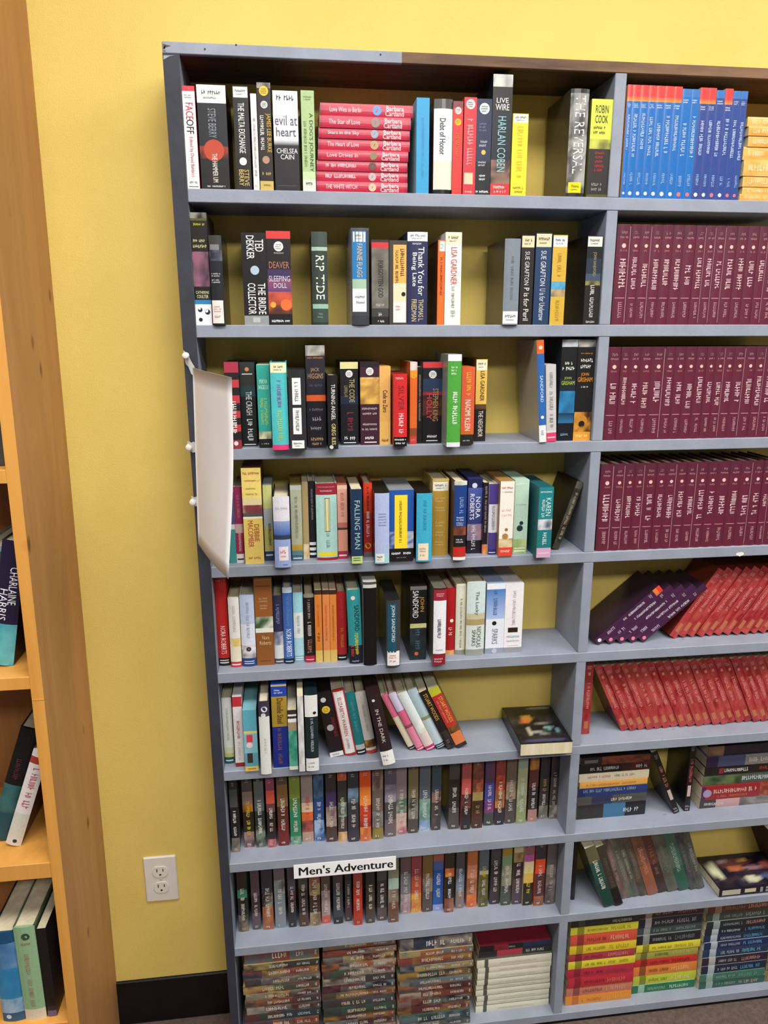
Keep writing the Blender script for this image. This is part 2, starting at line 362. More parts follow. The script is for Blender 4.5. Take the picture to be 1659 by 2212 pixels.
def build_book(name, w, h, d, kind, bands, extras, side=None, mat='cover', loc=(0, 0, 0), rot=(0, 0, 0), proto=None):
    """a book is an Empty at the foot of its spine with cover, pages, lettering, stickers as parts"""
    root = empty(name, loc, rot)
    BOOKN[0] += 1; seed = BOOKN[0]; rr = random.Random(seed*17)
    bulge = {'hard': min(.0035, w*.12), 'paper': min(.0008, w*.04), 'box': .0002, 'case': min(.0035, w*.1)}[kind]
    k2 = 'box' if kind in ('box', 'case') else kind
    sp = Spine(w, h, bulge)
    th = .0022 if kind == 'hard' else .0006
    bs = parse(bands)
    sc = lin(side) if side else bs[len(bs)//2][2]
    mb = MB(); spine_mesh(mb, sp, bs, d, sc, k2, th, seed)
    me = mb.mesh('case' if kind == 'case' else 'cover')
    obj('cover', me, M[mat], root)
    if k2 != 'box':
        ov = .003 if kind == 'hard' else 0.0
        zb, zt_ = (ov, h-ov) if ov else (.0004, h-.0004)
        bm = bmesh.new(); bx(bm, -w/2+th+.0001, w/2-th-.0001, bulge+th, d-(ov if ov else .0003), zb, zt_); obj('pages', bm, M['page'], root)
    for e in extras:
        if e[0] == 'T':
            _, txt, s0, s1, t0, t1, c, vert = e; vs_, fs = glyphs(txt); c = lin(c); let = MB()
            def pos(a, b): return sp.p(s0+(s1-s0)*b, t1-(t1-t0)*a, .00045) if vert else sp.p(s0+(s1-s0)*a, t0+(t1-t0)*b, .00045)
            for f in fs: let.face([pos(*vs_[i]) for i in f], c)
            obj('lettering', let.mesh('lettering'), M['ink'], root)
        elif e[0] == 'K':
            let = MB(); sp.marks(let, e[1], e[2], e[3], e[4], lin(e[5]), e[6], .00045, rr)
            if let.f: obj('lettering', let.mesh('lettering'), M['ink'], root)
        elif e[0] == 'O':
            _, s_, t_, r_, c = e; c = lin(c); let = MB()
            let.face([sp.p(s_+r_*math.cos(a), t_+r_*w/h*math.sin(a), .0003) for a in [i*math.pi/8 for i in range(16)]], c)
            oe = obj('emblem', let.mesh('emblem'), M['ink'], root)
            if r_ >= .17 and e[4] in ('d8d8d8', 'd9c8c8', 'dcd0d0', 'c9ced8', 'c9cbcd', 'ecb52a', 'e0b832', 'e8a828', 'e2c22c'):   # the print inside a round seal
                let = MB(); hh = r_*w/h
                for q_ in (-.45, -.05, .35): sp.marks(let, s_-r_*(.7-.3*abs(q_)), s_+r_*(.7-.3*abs(q_)), t_+hh*(q_-.14), t_+hh*(q_+.16), lin('4a4846'), 0, .00055, rr)
                if let.f: obj('seal_print', let.mesh('seal_print'), M['ink'], oe)
        else:
            mb = MB(); s0, s1, t0, t1, c = e[1:6]; sp.patch(mb, s0, s1, t0, t1, lin(c), .0002)
            o = obj('sticker' if e[0] == 'S' else 'spine_panel', mb.mesh('sticker'), M['matte' if e[0] == 'S' else 'ink'], root)
            if e[0] == 'S' and e[6]:
                let = MB(); let_h = min(.012, (t1-t0)*h*.3)/h; m_ = (t0+t1)/2
                sp.marks(let, s0+(s1-s0)*.14, s1-(s1-s0)*.14, m_-let_h*.1, m_+let_h*.9, lin(e[6]), 0, .00045, rr)
                sp.marks(let, s0+(s1-s0)*.2, s1-(s1-s0)*.3, m_-let_h*.9, m_-let_h*.4, lin(e[6]), 0, .00045, rr)
                if let.f: obj('handwriting', let.mesh('handwriting'), M['ink'], o)
    return root

ORD = ['zero', 'first', 'second', 'third', 'fourth', 'fifth', 'sixth', 'seventh', 'eighth', 'ninth', 'tenth', 'eleventh', 'twelfth', 'thirteenth', 'fourteenth',
       'fifteenth', 'sixteenth', 'seventeenth', 'eighteenth', 'nineteenth', 'twentieth', 'twenty-first', 'twenty-second', 'twenty-third', 'twenty-fourth',
       'twenty-fifth', 'twenty-sixth', 'twenty-seventh', 'twenty-eighth', 'twenty-ninth', 'thirtieth']
SHELF = ['top shelf', 'second shelf', 'third shelf', 'fourth shelf', 'fifth shelf', 'sixth shelf', 'seventh shelf', 'eighth shelf', 'bottom shelf']
def measure(row, z, b, ydef=None, yclamp=(-.035, .06)):
    """pixel readings of an upright or leaning spine -> base interval on its shelf, depth, height, lean"""
    uL, uR, vb, vt, tL, tR = b[:6]; zs = ST[row-1]
    if ydef is None:
        a, c = atZ(*z(uL, vb), zs), atZ(*z(uR, vb), zs); y = min(max((a[1]+c[1])/2, yclamp[0]), yclamp[1])
    else: y = ydef
    vv = vb if ydef is None else None
    if vv is None:                      # shelf top at or above eye level: read x along the shelf's own line
        lo = lambda u: atY(*z(u, vb), y)[0]
    else: lo = lambda u: atY(*z(u, vb), y)[0]
    xl, xr = lo(uL), lo(uR)
    if vt is None: return dict(xl=xl, xr=xr, y=y, h=None, lean=0)
    p = atY(*z((tL+tR)/2, vt), y); dz = p[2]-zs; dx = p[0]-(xl+xr)/2
    return dict(xl=xl, xr=xr, y=y, h=math.hypot(dz, dx), lean=math.atan2(dx, dz))
def settle(items, x0, x1, gap=.0003):
    """neighbours touch but never share space"""
    items.sort(key=lambda m: m['xl']+m['xr'])
    for m in items:
        m['xl'] = max(m['xl'], x0+.0006); m['xr'] = min(m['xr'], x1-.0006)
    for a, b in zip(items, items[1:]):
        if a['xr'] > b['xl']-gap:
            q = (a['xr']+b['xl'])/2; a['xr'] = q-gap/2; b['xl'] = q+gap/2
def put(m, row, name, kind, bands, extras, side, mat, d, label, group=None, hdef=.173):
    w = (m['xr']-m['xl'])*math.cos(m['lean']); h = m['h'] or hdef
    h = min(h, (ZTB if row == 1 else SB[row-2])-ST[row-1]-.003) if abs(m['lean']) < .02 else h
    d = min(d, WY-m['y']-.003)
    z = ST[row-1]+w/2*abs(math.sin(m['lean']))-.0002
    o = build_book(name, w, h, d, kind, bands, extras, side, mat, ((m['xl']+m['xr'])/2, m['y'], z), (0, m['lean'], 0))
    tag(o, label, 'book', group); return o
ALLBOOKS = []
def shelf_row(row, specs, ydef=None, name='book', lean_min=.05, x0=XI, x1=XDL):
    ms = []
    for (z, b) in specs:
        m = measure(row, z, b, ydef if len(b) < 13 or b[12] is None else b[12]); m['b'] = b
        if b[10] is not None: m['lean'] = math.radians(b[10])
        elif abs(m['lean']) < lean_min: m['lean'] = 0
        ms.append(m)
    settle(ms, x0, x1)
    for m in ms:
        b = m['b']; put(m, row, name, b[6], b[7], b[8], b[11], {'case': 'gloss', 'box': 'cover', 'hard': 'cover', 'paper': 'gloss'}[b[6]], .118, b[9]+' on the '+SHELF[row-1], 'left bay books on the '+SHELF[row-1])
def Bk(uL, uR, vb, vt, tL, tR, kind, bands, extras, desc, lean=None, side=None, y=None):
    return (uL, uR, vb, vt, tL, tR, kind, bands, extras, desc, lean, side, y)
def lying(name, xl, xr, y, z0, z1, kind, bands, extras, label, group=None, side=None, d=.105, mat='gloss', yaw=0, flip=False):
    """a book lying flat, spine to the front, head of the spine to the left"""
    w, L = z1-z0, xr-xl
    o = build_book(name, w, L, d, kind, bands, extras, side, mat, (xr, y, z0+w/2), (0, -math.pi/2, yaw))
    tag(o, label, 'book', group); return o
def stack(row, z, y, uL, uR, vref_u, levels, specs, name, where, d=.105, group=None, jit=.003, zbase=None):
    """pile of lying books; levels are the pixel rows of the joints read at vref_u from the shelf up"""
    zs = ST[row-1]; hs = [zs]+[atY(*z(vref_u, v), y)[2] for v in levels[1:]]
    xl, xr = atY(*z(uL, levels[0]), y)[0], atY(*z(uR, levels[0]), y)[0]
    top = (ZTB if row == 1 else SB[row-2])-.002
    for i, (bands, ex, desc) in enumerate(specs):
        a, c = hs[i]+.0002, min(hs[i+1], top)
        if c-a < .004: print('thin', where, i, a, c)
        j1, j2, jy = rng.uniform(-jit, jit), rng.uniform(-jit, jit), rng.uniform(0, jit)
        lab = f'{desc}, {ORD[i+1]} from bottom of {where}'
        lying(name, xl+j1, xr+j2, y+jy, a, c, 'paper', bands, ex, lab, group, d=d)

# ---- left bay, shelf 1
zA, zB = Zoom(340, 60, 560), Zoom(860, 100, 560)
row1 = [
 (zA, Bk(175, 272, 1025, 370, 143, 243, 'box', '0.95:f1efec 1:c9364a', [KH(.15, .85, .88, .92, '222222'), T('FACE', .2, .8, .68, .84, 'c01f30'), T('OFF', .2, .8, .54, .68, '1a1a1a'), T('Edited by David Baldacci', .3, .68, .12, .51, 'b03038'), KH(.2, .8, .05, .08, '222222'), R(.1, .9, .02, .027, '222222')], 'white book with large red and black title')),
 (zA, Bk(285, 465, 1025, 365, 268, 443, 'box', '0.3:171416 0.42:161214~8a2f22 0.83:1a1c22 1:efece0', [T('STEVE BERRY', .35, .62, .5, .78, '8b9097'), O(.5, .38, .36, 'b2452f'), T('THE HAMMER UM', .42, .6, .07, .35, 'e8e0d8'), KH(.2, .85, .02, .04, 'dddddd'), S(.83, .99)], 'thick black book with white top label and red flame')),
 (zA, Bk(508, 605, 1025, 370, 470, 588, 'box', '1:191719', [S(.89, .99), T('THE MALTA EXCHANGE', .3, .7, .36, .84, 'f0efee'), O(.5, .28, .24, 'f0efee'), R(.46, .54, .23, .33, '191719'), T('STEVE', .55, .85, .04, .2, 'cdb06a'), T('BERRY', .2, .5, .04, .2, 'cdb06a')], 'black book with white title and gold author name')),
 (zA, Bk(618, 655, 1035, 420, 600, 640, 'paper', '1:e4dedb', [K(.25, .75, .15, .75, 'b5a9a6'), KH(.2, .8, .03, .06, 'c05050')], 'thin off-white book')),
 (zA, Bk(660, 745, 1032, 350, 640, 742, 'box', '0.09:c2a659 0.86:1d1a18 0.95:1d1a18 1:3a3633~9a9590', [O(.5, .925, .34, 'e0b832'), O(.5, .8, .26, 'c9cbcd'), T('JAMES LEE BURKE', .55, .95, .36, .72, 'd5a83a'), T('OLD MAN S THUNDER', .15, .45, .38, .7, 'e5e0da'), O(.5, .29, .27, 'a9826e'), KH(.2, .8, .14, .18, 'c2a659'), KH(.2, .8, .04, .06, '6b5a2c')], 'black and gold book with yellow round seal at top')),
 (zA, Bk(757, 912, 1037, 402, 745, 900, 'box', '0.46:1a1a1d 0.52:1a1a1d>d8d8e0 1:dfdfe8', [KH(.15, .85, .9, .96, '444444'), H('evil at', .06, .96, .66, .76, '555560'), H('heart', .1, .9, .55, .64, '555560'), H('CHELSEA', .1, .95, .38, .43, 'e0e0e5'), H('CAIN', .25, .8, .32, .37, 'e0e0e5'), R(.1, .9, .05, .055, '555555')], 'book with white upper half and black lower half')),
 (zA, Bk(933, 1015, 1045, 400, 918, 1012, 'box', '0.12:d8e0c8 0.2:b9cf9e 1:9fb982', [T("A DOG'S JOURNEY", .52, .88, .2, .78, '3a4a32'), K(.15, .4, .25, .7, '7c9468'), KH(.25, .8, .06, .1, '1a2418'), KH(.2, .8, .9, .95, '5c7048')], 'pale green book with dark running dog')),
 (zB, Bk(115, 195, 940, 328, 128, 207, 'box', '1:2f93c4', [K(.4, .6, .15, .8, '4aa4d2')], 'plain bright blue book', side='8fb6cc')),
 (zB, Bk(225, 345, 940, 335, 250, 355, 'case', '0.05:17161a 0.36:d8d4c2 0.9:eceae6 1:4b494c', [T('Debt of Honor', .3, .62, .42, .8, '222222')], 'white case book with grey cap', side='201f24')),
 (zB, Bk(340, 405, 945, 350, 360, 425, 'box', '0.93:c8332f 1:7a3a3c', [O(.5, .9, .33, 'dcd0d0'), O(.5, .78, .32, 'ecb52a'), K(.3, .7, .4, .66, 'd87030')], 'red book with yellow dot')),
 (zB, Bk(412, 492, 945, 325, 430, 505, 'box', '1:c42f38', [O(.5, .93, .36, 'd9c8c8'), K(.25, .75, .3, .78, 'e0a0a0'), R(.1, .8, .11, .23, 'd6bfa0'), KH(.2, .8, .02, .04, 'e8d0d0')], 'red book with cream square near foot')),
 (zB, Bk(490, 585, 942, 335, 507, 605, 'box', '0.35:15151c 1:232a45', [O(.5, .9, .34, 'c9ced8'), KH(.2, .8, .66, .76, '7a80a0'), KH(.2, .8, .5, .58, 'b9bccb'), O(.5, .45, .15, 'e0b050'), KH(.15, .85, .3, .36, 'c9c9d2'), KH(.25, .75, .15, .22, 'e8e8ee'), KH(.05, .95, .02, .05, 'ffffff')], 'navy book with pale round seal')),
 (zB, Bk(588, 710, 945, 178, 605, 740, 'box', '0.1:c02c2a 0.3:2b2226~8d6a58 0.7:141c24 0.9:241c1a 1:3a3836~c8c8c4', [H('LIVE', .2, .8, .77, .81, 'e5e5e5'), H('WIRE', .15, .85, .71, .76, 'e5e5e5'), T('HARLAN COBEN', .3, .72, .2, .66, '8fb9bd'), KH(.15, .85, .055, .085, 'f0dcd8'), KH(.2, .8, .02, .045, 'f0dcd8')], 'tallest dark book with red foot')),
 (zB, Bk(718, 815, 950, 430, 735, 840, 'box', '1:ecd22c', [S(.89, .995, 'e4e2da'), K(.3, .7, .2, .85, 'd3b822'), KH(.15, .85, .08, .115, '6a5a10'), KH(.2, .8, .03, .065, '6a5a10')], 'short bright yellow book with price sticker')),
 (zB, Bk(1075, 1190, 960, 270, 1145, 1238, 'case', '0.04:2a2824 0.96:4c4a48~a8a6a2 1:252322', [T('THE REVERSAL', .25, .8, .22, .94, 'd5d3d0'), S(.04, .14, 'e8cf22', .1, .8, '3a3010')], 'grey metallic book with yellow sticker', side='3d372f')),
 (zB, Bk(1205, 1345, 960, 337, 1240, 1388, 'box', '0.03:4c4f22 0.5:282220 0.6:6b6a30~c9cf50 1:cfd94a', [H('ROBIN', .2, .8, .86, .94, '2c3014'), H('COOK', .2, .8, .76, .84, '2c3014'), KH(.15, .85, .64, .74, '2c3014'), KH(.3, .75, .26, .48, 'b0302c'), KH(.2, .8, .06, .16, '9a948e')], 'book with lime green top and dark lower half')),
]
shelf_row(1, row1, ydef=.003)
reds = [(1020, 1600, 'THE WHITE WITCH'), (1018, 1600, 'The Runaway Heart'), (1020, 1600, 'Love Comes Home'), (1028, 1605, 'Love Drives In'), (1030, 1615, 'The Heart of Love'), (1033, 1615, 'Stars in the Sky'), (1038, 1622, 'The Star of Love'), (1043, 1635, 'Love Wins in Berlin')]
lv = [1056, 987, 920, 852, 786, 713, 645, 568, 488]
for i, (a, b, t) in enumerate(reds):
    y = .004+.002*((i*5) % 3); hs = ST[0] if i == 0 else atY(*zA(1320, lv[i]), y)[2]
    x0_, x1_ = atY(*zA(a, lv[i]), y)[0], atY(*zA(b, lv[i]), y)[0]
    m = .42 if i else .52
    lying('book', x0_, x1_, y, hs+.0002, atY(*zA(1320, lv[i+1]), y)[2], 'paper', '0.03:a02640 0.97:b42842 1:a02640',
          [T(t, .3, .72, .56, .9, 'f2d2d6'), O(.5, .39, .4, ['c9b49c', 'b8a8a8', '6a4a44', '8a7a5c', 'b09a70', '9aa0b0', '8a8a80', '6a9ad0'][i]), T('Barbara', .5, .9, .1, .29, 'f6dfe2'), T('Cartland', .08, .5, .1, .3, 'f6dfe2')],
          f'crimson book with white script, {ORD[i+1]} from bottom of crimson stack', 'crimson books stacked on top shelf', d=.11)

# ---- left bay, shelf 2
zC, zD = Zoom(380, 430, 500), Zoom(840, 450, 500)
row2 = [
 (zC, Bk(145, 262, 905, 95, 85, 245, 'box', '0.19:e6e6ea 0.23:2a7ab0 0.35:17150f 0.66:3a2a34~8a5a70 0.93:17150f 0.95:55501a 1:8a8880~22201c', [H('DOUBLE', .12, .88, .74, .77, 'c9c08a'), H('JEOPARDY', .1, .9, .69, .725, 'c9c08a'), H('CATHERINE', .1, .9, .285, .31, 'd8d0a8'), H('COULTER', .15, .85, .245, .275, 'd8d0a8'), KH(.2, .85, .885, .91, 'c9c23a'), O(.3, .14, .14, '22252a'), O(.3, .05, .12, '22252a'), O(.75, .12, .16, '22252a'), O(.69, .13, .1, 'e6e6ea'), O(.27, .15, .07, 'e6e6ea')], 'tall dark book with blue stripe and white foot')),
 (zC, Bk(265, 355, 885, 258, 230, 345, 'case', '0.72:26262a 0.84:2a2c34~6a7080 1:3d3c3c', [S(.02, .28, 'ddd6d0', .02, .9, 'b06a5a'), KH(.1, .9, .54, .59, 'c9c9cc'), KH(.1, .9, .47, .52, 'd5d5d8'), R(.1, .8, .84, .9, '77777a')], 'black case with white spine sticker', side='1f1f22', y=-.006)),
 (zC, Bk(495, 670, 900, 240, 445, 625, 'box', '0.105:8c8f92 1:151416', [T('TED', .55, .88, .8, .93, 'e8e8e8'), T('DEKKER', .2, .5, .72, .97, 'e8e8e8'), O(.5, .6, .18, 'a8b8cc'), T('THE BRIDE', .6, .9, .12, .46, 'e8e8e8'), T('COLLECTOR', .18, .5, .12, .46, 'e8e8e8'), R(.35, .65, .03, .085, 'aeb2b4')], 'glossy black book with grey foot')),
 (zC, Bk(668, 838, 905, 228, 640, 825, 'box', '0.12:16131a 0.22:4a2a20~d8742c 0.36:8a3a34~d0583a 0.5:5a3a70>8a4a60 0.6:3a2c52 0.92:1b171c 1:c93a38', [O(.5, .84, .2, 'd8d8d8'), KH(.3, .7, .76, .78, 'aaaaaa'), H('DEAVER', .08, .92, .61, .68, 'a8705a'), H('SLEEPING', .06, .94, .47, .53, 'c9c4d8'), H('DOLL', .25, .8, .4, .455, 'c9c4d8'), KH(.12, .88, .03, .06, 'ffffff'), O(.75, .22, .24, 'd86a3a'), O(.2, .22, .12, 'e0a040')], 'black and purple book with orange glow, red top')),
 (zC, Bk(985, 1095, 905, 232, 945, 1060, 'hard', '0.03:23302a 0.18:39473f 0.23:8fb3a3 0.8:2f3c35 0.84:9fb8ac 1:3d4a42', [H('RIP', .2, .8, .85, .855, '3d4a42'), T('RIP TIDE', .25, .78, .28, .75, 'cfe0cc'), KH(.3, .7, .07, .14, '7a9a8c')], 'dark green hardcover with pale title', side='1d2c28')),
 (zC, Bk(1262, 1388, 905, 205, 1250, 1383, 'case', '0.1:3a3c42 0.14:40424a 0.98:45474d 1:55575e', [R(.06, .84, .14, .38, 'e4e4ea'), R(.06, .84, .38, .48, '9fb9a0'), R(.06, .84, .48, .97, '2a78b4'), S(.86, .96, 'e8e6e0', .12, .8), T('FANNIE FLAGG', .32, .62, .5, .84, 'd5b48a'), KH(.2, .75, .28, .31, '444444'), KH(.2, .75, .22, .25, '444444')], 'grey case with blue and white insert', side='7d8189', y=-.004)),
 (zC, Bk(1405, 1525, 900, 290, 1405, 1520, 'box', '0.1:1a1a1a 0.2:3a3a38 0.9:5a5850~77746a 0.97:c23338 1:3a2022', [T('FORGOTTEN GOD', .38, .68, .33, .76, '2a2a26'), KH(.25, .75, .22, .26, 'b5b3aa'), KH(.3, .7, .1, .15, 'c9c9c4'), KH(.3, .75, .03, .06, 'e0e0dc')], 'grey-brown book with red cap')),
 (zC, Bk(1530, 1655, 900, 295, 1535, 1650, 'box', '1:3b3835', [R(.22, .95, .03, .28, 'e6dcd8'), R(.22, .95, .28, .5, 'dccfae'), R(.22, .95, .5, .95, 'e3a95a'), T('DIVE FROM', .6, .85, .55, .9, '3a2a1a'), T("CLAUSEN'S PIER", .32, .52, .5, .9, '6a4a2a'), O(.8, .37, .12, '1a1a1a'), KH(.35, .7, .17, .24, 'c03a3a')], 'dark book with cream and orange panel')),
 (zD, Bk(130, 275, 835, 165, 118, 293, 'hard', '1:2b2c50', [S(.9, .995, 'efeeee', .02, .98), T('Thank You for', .52, .82, .32, .84, 'e3e3ea'), T('Being Late', .2, .46, .42, .78, 'e3e3ea'), T('THOMAS L.', .55, .8, .04, .28, 'cfc38e'), T('FRIEDMAN', .22, .46, .04, .28, 'cfc38e'), KH(.25, .7, .86, .885, 'c9c9d8')], 'navy hardcover with white title and gold author')),
 (zD, Bk(345, 395, 822, 225, 345, 398, 'hard', '1:dd6a2a', [T('TROUBLE IN TEXAS', .3, .7, .35, .8, 'a83c18'), S(.87, .985, 'ece8e2', .2, .98)], 'slim orange book with small label', side='4a2a1a')),
 (zD, Bk(397, 510, 835, 170, 385, 507, 'box', '1:e8e4da', [S(.87, .99, 'ddd2b4', .05, .95), T('LISA GARDNER', .35, .72, .44, .84, 'b83c44'), T('LIVE TO TELL', .4, .62, .18, .42, '8a8a88'), K(.35, .7, .08, .16, '9a9a98')], 'cream book with red author name')),
 (zD, Bk(815, 925, 838, 215, 835, 945, 'case', '1:7b838d', [S(.015, .16, 'e8e8ea', .02, .98), K(.4, .6, .3, .8, '6f7781')], 'plain grey case with white foot label', side='35312e', y=-.006)),
 (zD, Bk(930, 1020, 828, 190, 940, 1035, 'box', '1:231c1c', [S(.865, .99, 'd9cba6', .02, .98), T('SUE GRAFTON', .3, .65, .45, .82, 'd2cdc8'), T('P is for Peril', .3, .72, .05, .42, 'd2cdc8')], 'black book with cream price sticker')),
 (zD, Bk(1030, 1140, 828, 175, 1050, 1158, 'box', '1:22385a', [S(.85, .99, 'd9cba6', .02, .98), T('SUE GRAFTON', .35, .68, .43, .81, 'ccd2dc'), T('U is for Undertow', .35, .72, .05, .4, 'ccd2dc')], 'navy book with cream price sticker')),
 (zD, Bk(1150, 1250, 825, 190, 1180, 1290, 'box', '0.32:c9a33a 0.4:5a6a70~c9a060 0.49:2a6a98~5aa0c4 1:c9a33a', [S(.87, .99, 'e2e2e4', .02, .98), K(.35, .65, .05, .28, 'b08c2c'), K(.35, .65, .55, .8, 'b08c2c')], 'mustard yellow book with blue seascape band')),
 (zD, Bk(1390, 1495, 825, 195, 1420, 1540, 'box', '0.45:1e1b16 0.5:8a8450~2a2618 0.58:3a4a5e 0.75:232c3c 1:16161a', [S(.88, .99, 'd9d4cc', .02, .98), T('JOHN SANDFORD', .4, .65, .55, .82, '9a9070'), T('DARK OF MOON', .35, .65, .08, .45, 'd2cdc8'), KH(.2, .8, .02, .05, 'c8c8c8')], 'black book with misty landscape beside divider', side='171310')),
]
shelf_row(2, row2, ydef=.003)

